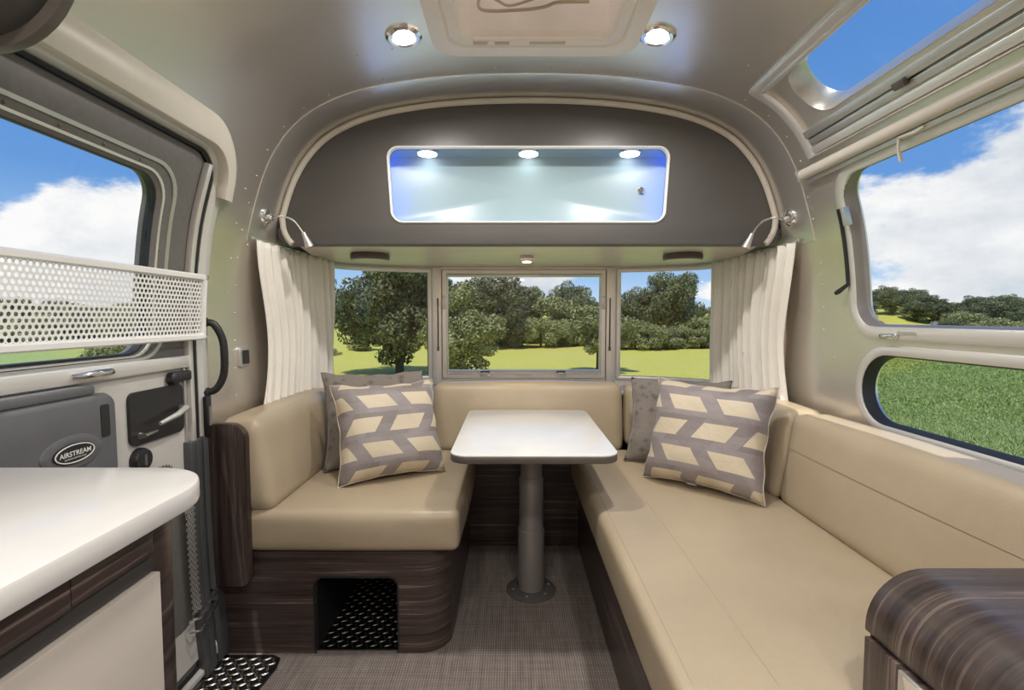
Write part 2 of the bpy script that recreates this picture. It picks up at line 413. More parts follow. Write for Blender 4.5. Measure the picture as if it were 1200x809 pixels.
def plate(mp, outline, h0, h1, mb=None, rings=5, rim=None):
    """solid plate with an outline on a curved wall, filled by concentric rings; rim = (inset, drop) softens the edge"""
    mb = mb or MB()
    ca = sum(p[0] for p in outline) / len(outline); cb = sum(p[1] for p in outline) / len(outline)
    loops = []
    ks = [1 - i / rings for i in range(rings)] + [.02]
    for k in reversed(ks): loops.append([mp(ca + (a - ca) * k, cb + (b - cb) * k, h0) for a, b in outline])
    for k in ks:
        hh = h1
        if rim and k == 1:
            loops.append([mp(a, b, h1 - rim) for a, b in outline]); 
            wa = max(abs(p[0] - ca) for p in outline); wb = max(abs(p[1] - cb) for p in outline)
            loops.append([mp(a - math.copysign(min(rim * .3, abs(a - ca)), a - ca), b - math.copysign(min(rim * .3, abs(b - cb)), b - cb), h1 - rim * .3) for a, b in outline])
            loops.append([mp(a - math.copysign(min(rim, abs(a - ca)), a - ca), b - math.copysign(min(rim, abs(b - cb)), b - cb), h1) for a, b in outline])
            continue
        if rim and k * wa > wa - rim: continue
        loops.append([mp(ca + (a - ca) * k, cb + (b - cb) * k, hh) for a, b in outline])
    return mb.rings(loops, True, True)
def ring(mp, outer, inner, prof, mb=None):
    """frame: prof = closed list of (t, h), t=0 on the outer outline, 1 on the inner"""
    mb = mb or MB(); loops = []
    for t, h in prof: loops.append([mp(o[0] + (i[0] - o[0]) * t, o[1] + (i[1] - o[1]) * t, h) for o, i in zip(outer, inner)])
    loops.append(loops[0])
    return mb.rings(loops, True, False)
def frame(mp, a0, a1, b0, b1, r, wdt, h0, h1, mb=None, step=.05, soft=.15):
    ri = max(r - wdt, .004)
    return ring(mp, rrect(a0, a1, b0, b1, r, step), rrect(a0 + wdt, a1 - wdt, b0 + wdt, b1 - wdt, ri, step), [(0, h0), (0, h1 - (h1 - h0) * .3), (soft, h1), (1 - soft, h1), (1, h1 - (h1 - h0) * .3), (1, h0)], mb)
# ring() needs equally many samples on both outlines
def frame(mp, a0, a1, b0, b1, r, wdt, h0, h1, mb=None, step=.05, soft=.15):
    out = rrect(a0, a1, b0, b1, max(r, .01), step)
    ca, cb = (a0 + a1) / 2, (b0 + b1) / 2
    ri = max(r - wdt, .004)
    na = max(2, int((a1 - a0) / step)); nb = max(2, int((b1 - b0) / step))
    inn = rrect_n(a0 + wdt, a1 - wdt, b0 + wdt, b1 - wdt, ri, na, nb)
    return ring(mp, out, inn, [(0, h0), (0, h1 - (h1 - h0) * .3), (soft, h1), (1 - soft, h1), (1, h1 - (h1 - h0) * .3), (1, h0)], mb)
def rrect_n(a0, a1, b0, b1, r, na, nb, nc=7):
    r = min(r, (a1 - a0) / 2 - 1e-4, (b1 - b0) / 2 - 1e-4)
    cs = [(a1 - r, b0 + r, -90), (a1 - r, b1 - r, 0), (a0 + r, b1 - r, 90), (a0 + r, b0 + r, 180)]; pts = []
    for k, (ca, cb, st) in enumerate(cs):
        arc = [(ca + r * math.cos(R(st + 90 * i / nc)), cb + r * math.sin(R(st + 90 * i / nc))) for i in range(nc + 1)]
        nx = cs[(k + 1) % 4]; e0 = arc[-1]; e1 = (nx[0] + r * math.cos(R(nx[2])), nx[1] + r * math.sin(R(nx[2])))
        pts += arc; n = nb if k in (0, 2) else na
        pts += [(e0[0] + (e1[0] - e0[0]) * i / n, e0[1] + (e1[1] - e0[1]) * i / n) for i in range(1, n)]
    return pts
def strip(mp, A, B, prof, mb=None):
    """open strip between polylines A and B with a closed profile, capped ends"""
    mb = mb or MB(); cols = []
    for a, b in zip(A, B): cols.append([mp(a[0] + (b[0] - a[0]) * t, a[1] + (b[1] - a[1]) * t, h) for t, h in prof])
    return mb.rings(cols, True, True)
def sheet(mp, a0, a1, na, b0, b1, nb, h0, h1, mb=None):
    """solid curved slab over a rectangle"""
    mb = mb or MB(); ia = [a0 + (a1 - a0) * i / na for i in range(na + 1)]; ib = [b0 + (b1 - b0) * i / nb for i in range(nb + 1)]
    vs = [mp(a, b, h) for h in (h0, h1) for a in ia for b in ib]; N = (na + 1) * (nb + 1); W_ = nb + 1; fs = []
    for i in range(na):
        for j in range(nb):
            q = (i * W_ + j, (i + 1) * W_ + j, (i + 1) * W_ + j + 1, i * W_ + j + 1)
            fs.append(q); fs.append(tuple(N + k for k in q[::-1]))
    for i in range(na):
        for j in (0, nb): a, b = i * W_ + j, (i + 1) * W_ + j; fs.append((a, b, N + b, N + a))
    for j in range(nb):
        for i in (0, na): a, b = i * W_ + j, i * W_ + j + 1; fs.append((a, b, N + b, N + a))
    return mb.add(vs, fs)
def bar(mp, a0, a1, b0, b1, h0, h1, mb=None, n=None):
    na = n or max(1, int(abs(a1 - a0) / .12)); nb = max(1, int(abs(b1 - b0) / .05))
    return sheet(mp, a0, a1, na, b0, b1, nb, h0, h1, mb)
def cutter(mp, outline, h0=-.2, h1=.1):
    o = plate(mp, outline, h0, h1, rings=4).build('cutter', 'black_rubber', smooth=False); return o
def rivets(mp, pts, parent, r=.0035, mat='satin_aluminium'):
    mb = MB()
    for a, b in pts:
        loops = []
        for rr, h in ((r, -.001), (r, .0012), (r * .6, .0028), (r * .05, .0032)):
            loops.append([mp(a + rr * math.cos(q), b + rr * math.sin(q), h) for q in [k * math.pi / 3 for k in range(6)]])
        mb.rings(loops, True, True)
    o = mb.build('rivets', mat, parent); o['kind'] = 'stuff'; return o
def line(p, q, n): return [(p[0] + (q[0] - p[0]) * i / (n - 1), p[1] + (q[1] - p[1]) * i / (n - 1)) for i in range(n)]
BACK = -2.3
# ------------------------------------------------------------------ shell: walls, ceiling, floor
SP = 1.765
def shell_part(name, mp, s0, s1, y0, y1, cut, label, mat='shell_metal'):
    o = sheet(mp, y0, y1, 40, s0, s1, max(12, int((s1 - s0) / .04)), -.05, 0).build(name, mat)
    if cut: boolean(o, cut)
    return tag(o, label, None, None, 'structure')
W4 = (.35, 1.735, 1.165, 1.695); W5 = (.25, 1.70, .852, 1.082); W6 = (.10, 1.71, 1.905, 2.085)
DR = (.70, 1.655, .04, 1.735)
wl = shell_part('wall_left', LEFT, 0, SP, BACK, 2.35, [cutter(LEFT, rrect(*DR, .10))], 'curved brushed aluminium side wall around the entry door')
wr = shell_part('wall_right', RIGHT, 0, SP, BACK, 2.35, [cutter(RIGHT, rrect(*W4, .09)), cutter(RIGHT, rrect(*W5, .114))], 'curved brushed aluminium side wall behind the long bench')
def CEIL(y, s, h): return RIGHT(y, s, h)
ce = shell_part('ceiling', CEIL, SP, 2 * STOT - SP, BACK, 3.1, [cutter(RIGHT, rrect(*W6, .085)), MB().box(-.255, .255, .86, 1.58, 1.9, 2.4).build('cutter', 'black_rubber')], 'arched brushed aluminium trailer ceiling with a roof vent')
# extend side walls forward of the curtains is the front wall
fw = sheet(FRONT, -PL[-1], PL[-1], 90, 0, 2.13, 30, -.05, 0).build('wall_front', 'shell_metal')
WC = (-.475, .475, .862, 1.460); WS = (.585, 1.32, .838, 1.487)
boolean(fw, [cutter(FRONT, rrect(*WC, .02)), cutter(FRONT, rrect(*WS, .015)), cutter(FRONT, rrect(-WS[1], -WS[0], WS[2], WS[3], .015))])
tag(fw, 'rounded aluminium end wall holding the three panorama windows', None, None, 'structure')
bw = MB()
prof = [(x, z) for x, z in SEC[::4]] + [(-x, z) for x, z in SEC[::4][::-1]]
bw.prism(prof, lambda x, z: (x * 1.02, BACK, z * 1.02 - .005), lambda x, z: (x * 1.02, BACK - .05, z * 1.02 - .005))
tag(bw.build('wall_back', 'rear_tan'), 'plain beige bulkhead closing the rear of the trailer', None, None, 'structure')
fl = MB(); fl.box(-1.15, 1.15, BACK, 3.12, -.06, 0)
fo = fl.build('floor', 'woven_carpet', smooth=False); tag(fo, 'brown grey woven carpet floor of the trailer', None, None, 'structure')
# rivets on the shell
rivets(LEFT, [(1.86, .90 + .13 * i) for i in range(7)], wl, r=.0028)
rivets(RIGHT, [(1.93, .90 + .085 * i) for i in range(10)] + [(1.86, .95 + .1 * i) for i in range(3)], wr, r=.0028)
rivets(CEIL, [(1.905, 1.80 + .105 * i) for i in range(39)] + [(1.72, 2.2 + .12 * i) for i in range(2)] + [(1.72, 3.4 + .12 * i) for i in range(2)] + [(.6, 2.2 + .1 * i) for i in range(14)], ce)
# band of shell next to the front cabinet
def lens_strip(s0, s1, y0, y1, h0, h1, n=60):
    ss = [s0 + (s1 - s0) * i / n for i in range(n + 1)]
    return strip(CEIL, [(y0, s) for s in ss], [(y1, s) for s in ss], [(0, h0), (0, h1 * .5), (.03, h1), (1, h1), (1, h0)])
bo = lens_strip(1.50, 2 * STOT - 1.50, 1.945, 2.16, 0.0, .004).build('trim_1', 'band_metal')
tag(bo, 'riveted aluminium band arching around the dark overhead cabinet', None, None, 'structure')
rivets(CEIL, [(1.96, 1.56 + .104 * i) for i in range(28)], bo)

# ------------------------------------------------------------------ overhead front cabinet
PY = 2.15
def arch(inset, zb, nb=1):
    pts = []
    for s in np.linspace(1.30, STOT, 60):
        x, z, nx, nz = sec(float(s))
        x, z = x + nx * inset, z + nz * inset
        if z >= zb: pts.append((x, z))
    x, z = pts[0]
    # rounded lower corners
    pts = [(x - .055, zb), (x - .028, zb + .010), (x - .008, zb + .034), (x, zb + .065)] + [p for p in pts if p[1] > zb + .07]
    return pts + [(-a, b_) for a, b_ in pts[:-1][::-1]]
oc = thing('overhead_cabinet', 'dark grey arched overhead cabinet with a lit cubby above the front windows', 'cabinet', (0, PY, 1.50))
A0 = arch(.012, 1.505)
def fit(pts, k):  # shrink towards the middle for soft front edge
    return [(x - math.copysign(min(k, abs(x)), x), min(max(z, 1.505 + k), 9) if z < 1.6 else z - k * .8) for x, z in pts]
fp = MB(); loops = [[(x, PY + .035, z) for x, z in A0], [(x, PY + .012, z) for x, z in fit(A0, .002)], [(x, PY + .003, z) for x, z in fit(A0, .006)], [(x, PY, z) for x, z in fit(A0, .014)]]
fp.rings(loops)
fpo = fp.build('front_panel', 'panel_grey')
cub = (-.598, .592, 1.606, 1.916)
XZ = lambda y: (lambda a, b, h: (a, y - h, b))
def cub_out(k=0, dz=0):
    o = rrect_n(cub[0] - k, cub[1] + k, cub[2] - k, cub[3] + k, .045 + k, 24, 6)
    mid = (cub[0] + cub[1]) / 2
    return [(mid + (a - mid) * (1 - .030 * (cub[3] - b) / .31), b) for a, b in o]
boolean(fpo, [plate(XZ(PY), cub_out(), -.1, .1, rings=2).build('cutter', 'black_rubber')])
put(fpo, oc)
# liner of the cubby: rounded box with an open front
ln = MB(); dep = .12
mid = -.003
def cub_in(k):
    o = rrect_n(cub[0] - .045 - k, cub[1] + .045 + k, cub[2] - .004 - k, cub[3] + .004 + k, .04, 24, 6); return o
o_ = cub_in(0)
ln.rings([[(a, PY + .036, b) for a, b in cub_in(.01)], [(a, PY + dep + .012, b) for a, b in cub_in(.01)], [(mid + (a - mid) * .02, PY + dep + .012, 1.76 + (b - 1.76) * .02) for a, b in o_]], True, False)
ln.rings([[(a, PY + .036, b) for a, b in o_], [(a, PY + dep - .04, b) for a, b in o_], [(mid + (a - mid) * .985, PY + dep - .010, 1.76 + (b - 1.76) * .95) for a, b in o_], [(mid + (a - mid) * .95, PY + dep, 1.76 + (b - 1.76) * .86) for a, b in o_], [(mid + (a - mid) * .0004, PY + dep, 1.76 + (b - 1.76) * .0004) for a, b in o_]], True, False)
ln.build('cubby_liner', 'cubby_white', oc)
rm = ring(XZ(PY), cub_out(.006), cub_out(-.002), [(0, -.002), (0, .004), (.5, .007), (1, .004), (1, -.02)]).build('cubby_rim', 'white_paint', oc); rm['label'] = 'thin white rim around the cubby'
for x in (-.44, 0, .44):
    pk = MB().lathe([(.050, 0), (.050, -.006), (.044, -.008), (.0, -.008)], (x, PY + .062, 1.916)).build('cubby_lamp', 'chrome', oc)
    MB().lathe([(.041, -.0075), (.041, -.010), (0, -.010)], (x, PY + .062, 1.916)).build('lens', 'lamp_lens', pk)
    ld = bpy.data.lights.new('cubby_light', 'AREA'); ld.shape = 'DISK'; ld.size = .045; ld.energy = .022; ld.color = (.90, .97, 1)
    lo = bpy.data.objects.new('cubby_light', ld); COL.objects.link(lo); lo.location = (x, PY + .062, 1.902); lo.rotation_euler = (R(0), 0, 0)
# blue accent LED strips up both ends of the cubby
for sx_ in (-1, 1):
    MB().box(*sorted((-.003 + sx_ * .608, -.003 + sx_ * .622)), PY + .040, PY + .050, 1.635, 1.89).build('accent_strip', 'blue_led', oc)
MB().lathe([(.015, 0), (.015, .006), (.011, .008), (.011, .002), (0, .002)], (.505, PY + dep - .002, 1.765), (0, -1, 0)).build('cable_grommet', 'chrome', oc)
# underside and back of the cabinet
und = MB(); pl = [(FRONT(u, 0, .012)[0], FRONT(u, 0, .012)[1]) for u in np.linspace(-1.45, 1.45, 50)]
pl = [p for p in pl if p[1] > PY + .04]
poly = [(-.99, PY + .034)] + [(max(-1.06, min(1.06, x)), y) for x, y in pl] + [(.99, PY + .034)]
und.prism(poly, lambda x, y: (x, y, 1.505), lambda x, y: (x, y, 1.519))
und.build('underside', 'panel_under', oc, smooth=False)
# white trim arc
arcp = arch(.017, 1.52)
arcs = [p for p in arcp if p[1] > 1.60]
xe, ze = arcs[0]; tail = [(xe - .040, 1.512), (xe - .024, 1.530), (xe - .010, 1.556), (xe - .003, 1.58)]
arcs = tail + arcs + [(-a, b_) for a, b_ in tail[::-1]]
MB().tube([(x, PY - .004, z) for x, z in arcs], .0125, 8).build('edge_trim', 'cream_moulding', oc)
# discs and small lamp under the cabinet
for x in (-.757, .752):
    sp = thing('ceiling_speaker', 'flat round dark speaker under the overhead cabinet by the %s side curtain' % ('entry door' if x < 0 else 'long bench'), 'speaker', (x, 2.43, 1.505), 'round speakers under the overhead cabinet')
    MB().lathe([(.088, 0), (.093, -.006), (.093, -.024), (.086, -.030)], (x, 2.43, 1.505), n=32).build('housing', 'edge_brown', sp)
    MB().lathe([(.084, -.028), (.084, -.032), (0, -.033)], (x, 2.43, 1.505), n=32).build('grille', 'cream_moulding', sp)
t = thing('window_lamp', 'small square chrome lamp glowing warm under the overhead cabinet', 'lamp', (.002, 2.52, 1.505))
MB().box(-.033, .037, 2.49, 2.55, 1.478, 1.505).build('housing', 'chrome', t, bevel=.005)
MB().lathe([(.022, 0), (.022, -.004), (0, -.005)], (.002, 2.52, 1.478)).build('lens', 'warm_lens', t)
ld = bpy.data.lights.new('window_light', 'AREA'); ld.shape = 'DISK'; ld.size = .04; ld.energy = 1.2; ld.color = (1, .78, .5)
lo = bpy.data.objects.new('window_light', ld); COL.objects.link(lo); lo.location = (.002, 2.52, 1.470)
# ------------------------------------------------------------------ reading lamps
def reading_lamp(sg, y0, label):
    mp = RIGHT if sg > 0 else LEFT
    b0 = Vector(mp(y0, 1.612, .004)); n = (Vector(mp(y0, 1.612, .05)) - b0).normalized()
    t = thing('reading_lamp', label, 'lamp', tuple(b0))
    MB().lathe([(.036, 0), (.036, .007), (.030, .012), (.014, .016), (.012, .034), (.004, .038)], b0, n).build('base', 'chrome', t)
    p0 = b0 + n * .034
    pth = [p0, p0 + Vector((-sg * .03, .01, .012)), p0 + Vector((-sg * .07, .03, .0)), p0 + Vector((-sg * .10, .05, -.045))]
    MB().tube([tuple(v) for v in catmull(pth, 6)], .0035, 8).build('gooseneck', 'chrome', t)
    e = pth[-1]; d = (pth[-1] - pth[-2]).normalized() + Vector((0, 0, -.7)); d.normalize()
    MB().lathe([(.008, 0), (.010, .02), (.017, .055), (.018, .062), (.014, .062), (.0, .05)], e, d, 16).build('lamp_head', 'satin_aluminium', t)
reading_lamp(-1, 2.03, 'chrome gooseneck reading lamp on the band over the entry door side curtain')
reading_lamp(1, 2.06, 'chrome gooseneck reading lamp on the band over the long bench side curtain')
# ------------------------------------------------------------------ front windows
def front_window(name, win, label, mp=FRONT):
    w = thing(name, label, None, FRONT((win[0] + win[1]) / 2, win[2], 0), None, 'structure')
    return w
w1 = front_window('window_1', WC, 'flat centre window of the front wall in an aluminium frame')
frame(FRONT, -.50, .50, .825, 1.490, .012, .030, 0, .022).build('frame', 'frame_metal', w1)
frame(FRONT, -.476, .476, .862, 1.460, .012, .014, -.03, .014).build('sash', 'satin_aluminium', w1)
plate(FRONT, rrect(-.464, .464, .874, 1.449, .01), -.022, -.016).build('pane', 'window_glass', w1)
for u in (-.235, .225):
    la = MB(); bar(FRONT, u - .035, u + .035, .838, .850, .02, .030, la); bar(FRONT, u - .02, u + .02, .848, .868, .02, .045, la)
    la.build('latch', 'chrome', w1, bevel=.003); bar(FRONT, u - .028, u + .028, .866, .874, .03, .05).build('latch_lever', 'black_plastic', w1)
bar(FRONT, -.05, .05, .842, .849, .02, .026).build('drain_cap', 'satin_aluminium', w1)
for sg, nm, lb in ((-1, 'window_2', 'curved front window beside the entry door side curtain, big oak outside'), (1, 'window_3', 'curved front window beside the long bench side curtain')):
    a0, a1 = (WS[0], WS[1]) if sg > 0 else (-WS[1], -WS[0])
    w = front_window(nm, (a0, a1, WS[2], WS[3]), lb)
    frame(FRONT, a0 - .025, a1 + .03, .815, 1.500, .02, .030, 0, .012).build('frame', 'frame_metal', w)
    frame(FRONT, a0 - .002, a1 + .002, WS[2] - .002, WS[3] + .002, .014, .006, -.035, .003).build('gasket', 'black_rubber', w)
    plate(FRONT, rrect(a0 + .006, a1 - .006, WS[2] + .006, WS[3] - .006, .012), -.022, -.016).build('pane', 'window_glass', w)
    rivets(FRONT, [(sg * (.62 + .1 * i), z) for i in range(7) for z in (.822, 1.494)], w)
    # post with strut beside the centre window
    po = thing('window_post', 'aluminium post between the front windows, %s' % ('next to the big oak' if sg < 0 else 'next to the long bench side curtain'), 'post', FRONT(sg * .53, .82, 0))
    bar(FRONT, *sorted((sg * .502, sg * .558)), .80, 1.50, 0, .030).build('post', 'frame_metal', po, bevel=.004)
    bar(FRONT, *sorted((sg * .519, sg * .527)), 1.02, 1.315, .03, .042).build('strut', 'black_plastic', po)
    bar(FRONT, *sorted((sg * .516, sg * .530)), .998, 1.022, .03, .048).build('strut_end', 'edge_brown', po)
    la = MB(); bar(FRONT, *sorted((sg * .470, sg * .500)), 1.25, 1.33, .02, .036, la); la.build('catch', 'satin_aluminium', po, bevel=.004)
# ledge behind the backrests
lg = MB()
poly = [(-1.1, 1.95)] + [(FRONT(u, 0, .003)[0], FRONT(u, 0, .003)[1]) for u in np.linspace(-1.60, 1.60, 60)] + [(1.1, 1.95), (1.02, 1.95), (.98, 2.55), (.5, 2.74), (-.5, 2.74), (-.98, 2.55), (-1.02, 1.95)]
poly = [p for p in poly]
lg.prism(poly, lambda x, y: (x, y, .770), lambda x, y: (x, y, .788))
tag(lg.build('trim_2', 'cream_moulding', smooth=False), 'narrow ledge under the front windows behind the cushions', None, None, 'structure')
# ------------------------------------------------------------------ curtains
def curtain(sg, label):
    t = thing('curtain', label, 'curtain', FRONT(sg * 1.45, .79, .05))
    u0, u1 = (1.165, 1.90) if sg > 0 else (1.215, 1.965)
    # plan curve extended straight back along the side wall
    def pos(u, z, h):
        if u <= PL[-1]: return FRONT(sg * u, z, h)
        x, y, _ = FRONT(sg * PL[-1], z, h); return (x, y - (u - PL[-1]), z)
    n, m = 150, 26; g = MB(); vs = []
    rnd = random.Random(5 + sg)
    ph = [rnd.uniform(0, 6) for _ in range(6)]
    for j in range(m + 1):
        v = j / m; z = .785 + (1.502 - .785) * v
        gather = 1 - .10 * math.sin(math.pi * (1 - v) * .9) ** 2 * .9
        for i in range(n + 1):
            w = i / n
            u = u0 + (u1 - u0) * w * gather
            q = w + .012 * math.sin(3 * v + ph[0]) + .010 * math.sin(9 * w + 4 * v)
            amp = .013 + .006 * math.sin(5 * w + ph[1])
            h = .052 + amp * math.sin(2 * math.pi * 9 * q + ph[2] + .5 * math.sin(7 * w + ph[3])) + .007 * math.sin(2 * math.pi * 21 * q + ph[4])
            if v > .955: h = .052 + (h - .052) * .8
            vs.append(pos(u, z, h))
    fs = [(j * (n + 1) + i, j * (n + 1) + i + 1, (j + 1) * (n + 1) + i + 1, (j + 1) * (n + 1) + i) for j in range(m) for i in range(n)]
    g.add(vs, fs); o = g.build('fabric', 'curtain_fabric', t)
    md = o.modifiers.new('thickness', 'SOLIDIFY'); md.thickness = .003
    trk = [pos(u, 1.508, .05) for u in np.linspace(u0 - .03, u1 + .02, 24)]
    MB().tube(trk, .006, 6).build('track', 'satin_aluminium', t)
curtain(-1, 'gathered off-white curtain hanging on the entry door side of the windows')
curtain(1, 'gathered off-white curtain hanging on the long bench side of the windows')
# ------------------------------------------------------------------ right wall windows
w4 = thing('window_4', 'big rounded side window above the long bench', None, RIGHT(1.0, 1.165, 0), None, 'structure')
frame(RIGHT, W4[0] - .035, W4[1] + .035, W4[2] - .035, W4[3] + .030, .12, .040, 0, .012).build('frame', 'frame_metal', w4)
ring(RIGHT, rrect_n(W4[0], W4[1], W4[2], W4[3], .09, 25, 9), rrect_n(W4[0] + .02, W4[1] - .02, W4[2] + .012, W4[3] - .010, .078, 25, 9), [(0, -.030), (0, .008), (.25, .008), (1, -.026), (1, -.030)]).build('reveal', 'reveal_taupe', w4)
plate(RIGHT, rrect(W4[0] + .012, W4[1] - .012, W4[2] + .008, W4[3] - .008, .08), -.030, -.024).build('pane', 'window_glass', w4)
rivets(RIGHT, [(W4[1] + .02, 1.25 + .15 * i) for i in range(3)] + [(1.62 - .18 * i, W4[2] - .02) for i in range(7)], w4)
bar(RIGHT, 1.752, 1.760, 1.315, 1.585, .010, .022).build('strut', 'black_plastic', w4)
MB().tube([RIGHT(1.757, 1.318, .018), RIGHT(1.79, 1.295, .03), RIGHT(1.805, 1.29, .03)], [.006, .009, .007], 8).build('strut_knob', 'black_plastic', w4)
bar(RIGHT, 1.716, 1.732, 1.52, 1.585, .006, .03).build('hinge', 'satin_aluminium', w4, bevel=.003)
la = MB(); bar(RIGHT, 1.535, 1.60, 1.132, 1.150, .012, .030, la); la.build('latch', 'chrome', w4, bevel=.004)
bar(RIGHT, 1.47, 1.54, 1.150, 1.158, .010, .016).build('latch_lever', 'satin_aluminium', w4)
w5 = thing('window_5', 'long low oval window just above the bench backrest', None, RIGHT(1.0, .852, 0), None, 'structure')
frame(RIGHT, W5[0] - .028, W5[1] + .028, W5[2] - .028, W5[3] + .028, .14, .030, 0, .010).build('frame', 'frame_metal', w5)
ring(RIGHT, rrect_n(W5[0], W5[1], W5[2], W5[3], .114, 25, 4), rrect_n(W5[0] + .012, W5[1] - .012, W5[2] + .009, W5[3] - .009, .104, 25, 4), [(0, -.034), (0, .004), (.3, .004), (1, -.022), (1, -.034)]).build('gasket', 'black_rubber', w5)
plate(RIGHT, rrect(W5[0] + .012, W5[1] - .012, W5[2] + .008, W5[3] - .006, .10), -.032, -.026).build('pane', 'window_glass', w5)
rivets(RIGHT, [(1.60 - .13 * i, W5[2] - .017) for i in range(9)] + [(1.715, .96)] + [(1.25, 1.106), (1.21, 1.106)], w5)
# skylight window in the curve above
w6 = thing('window_6', 'slim rounded skylight window in the curve over the long bench', None, RIGHT(1.0, 1.9, 0), None, 'structure')
ring(RIGHT, rrect_n(.05, 1.845, 1.790, 2.132, .012, 25, 9), rrect_n(.085, 1.800, 1.800, 2.095, .01, 25, 9), [(0, 0), (0, .012), (.2, .016), (.8, .012), (1, .008), (1, 0)]).build('frame', 'frame_metal', w6)
ring(RIGHT, rrect_n(W6[0] - .004, W6[1] + .004, W6[2] - .004, W6[3] + .004, .088, 25, 4), rrect_n(W6[0] + .03, W6[1] - .03, W6[2] + .014, W6[3] - .014, .075, 25, 4), [(0, -.05), (0, .006), (.1, .010), (.25, .006), (1, -.045), (1, -.05)]).build('reveal', 'satin_aluminium', w6)
plate(RIGHT, rrect(W6[0] + .012, W6[1] - .012, W6[2] + .008, W6[3] - .008, .08), -.052, -.047).build('pane', 'window_glass', w6)
for s_, hh, wd in ((1.812, .020, .026), (1.842, .016, .024), (1.872, .022, .028)):
    bar(RIGHT, .08, 1.795, s_ - wd / 2, s_ + wd / 2, 0, hh, n=10).build('shade_rail', 'frame_metal' if s_ < 1.83 else 'satin_aluminium', w6, bevel=.003)
bar(RIGHT, .08, 1.795, 1.8565, 1.8585, .006, .016, n=10).build('rail_slot', 'black_rubber', w6)
bar(RIGHT, .08, 1.795, 2.088, 2.104, 0, .018, n=10).build('upper_rail', 'frame_metal', w6, bevel=.003)
bar(RIGHT, 1.345, 1.385, 1.845, 1.868, .016, .034).build('shade_pull', 'edge_brown', w6, bevel=.004)
rivets(RIGHT, [(1.83, 1.80 + .10 * i) for i in range(4)] + [(1.70 - .22 * i, 2.118) for i in range(6)] + [(1.62 - .22 * i, 1.808) for i in range(6)], w6, r=.005, mat='chrome')
# roller blind under it
t = thing('roller_blind', 'rolled up window blind on a grey tube over the big side window', 'blind', RIGHT(1.0, 1.745, .03))
MB().tube([RIGHT(.2, 1.748, .026), RIGHT(1.885, 1.748, .026)], .0185, 16).build('tube', 'cream_moulding', t)
bar(RIGHT, .2, 1.87, 1.712, 1.728, .014, .026, n=8).build('hem_bar', 'satin_aluminium', t, bevel=.003)
for y in (1.885, .2):
    bar(RIGHT, y - .006, y + .006, 1.728, 1.770, 0, .048).build('bracket', 'satin_aluminium', t, bevel=.002)
MB().tube([RIGHT(1.43, 1.718, .028), RIGHT(1.43, 1.690, .036), RIGHT(1.43, 1.664, .036), RIGHT(1.43, 1.655, .036)], [.004, .004, .006, .0045], 8).build('pull_tassel', 'cream_moulding', t)
MB().tube([RIGHT(1.425, 1.722, .03), RIGHT(1.36, 1.716, .036), RIGHT(1.34, 1.722, .03)], .004, 8).build('pull_bar', 'cream_moulding', t)
# ------------------------------------------------------------------ roof vent and ceiling lamps
t = thing('roof_vent', 'cream plastic roof vent frame with crank arm in the ceiling', 'vent', (0, 1.25, 2.06))
FLAT = lambda z: (lambda a, b, h: (a, b, z - h))
vo_, vi_ = rrect_n(-.325, .325, .62, 1.680, .085, 10, 14), rrect_n(-.225, .225, .90, 1.545, .03, 10, 14)
ring(FLAT(2.10), vo_, vi_, [(0, -.03), (0, .035), (.05, .052), (.55, .060), (.60, .054), (.66, .060), (.95, .060), (1, .050), (1, -.03)]).build('garnish', 'warm_white_plastic', t)
MB().rings([[(a, b, 2.06) for a, b in rrect_n(-.225, .225, .90, 1.545, .03, 6, 6)], [(a, b, 2.30) for a, b in rrect_n(-.215, .215, .93, 1.50, .03, 6, 6)]], True, False).build('well', 'warm_white_plastic', t)
MB().box(-.26, .26, .88, 1.58, 2.30, 2.308).build('lid', 'translucent_lid', t, bevel=.003)
MB().box(-.19, .20, 1.546, 1.575, 2.030, 2.042).build('control_strip', 'warm_white_plastic', t, bevel=.003)
for x0, x1, mt in ((-.19, -.145, 'cabinet_beige'), (-.125, -.08, 'cabinet_beige'), (-.02, .09, 'cream_moulding')):
    MB().box(x0, x1, 1.553, 1.567, 2.027, 2.031).build('button', mt, t, bevel=.002)
MB().tube([tuple(v) for v in catmull([(-.165, 1.50, 2.14), (-.16, 1.49, 2.086), (-.05, 1.485, 2.082), (.02, 1.485, 2.090), (.06, 1.48, 2.100), (.15, 1.49, 2.108)], 6)], .0045, 8).build('wire', 'wire_tan', t)
MB().tube([tuple(v) for v in catmull([(-.155, 1.48, 2.13), (-.11, 1.475, 2.10), (-.08, 1.475, 2.088), (-.03, 1.475, 2.10), (.03, 1.47, 2.12)], 6)], .004, 8).build('wire', 'wire_tan', t)
MB().box(-.02, .05, 1.42, 1.475, 2.105, 2.14).build('crank_gear', 'edge_brown', t, bevel=.006)
MB().box(.04, .11, 1.435, 1.47, 2.112, 2.13).build('crank_arm', 'satin_aluminium', t, bevel=.004)
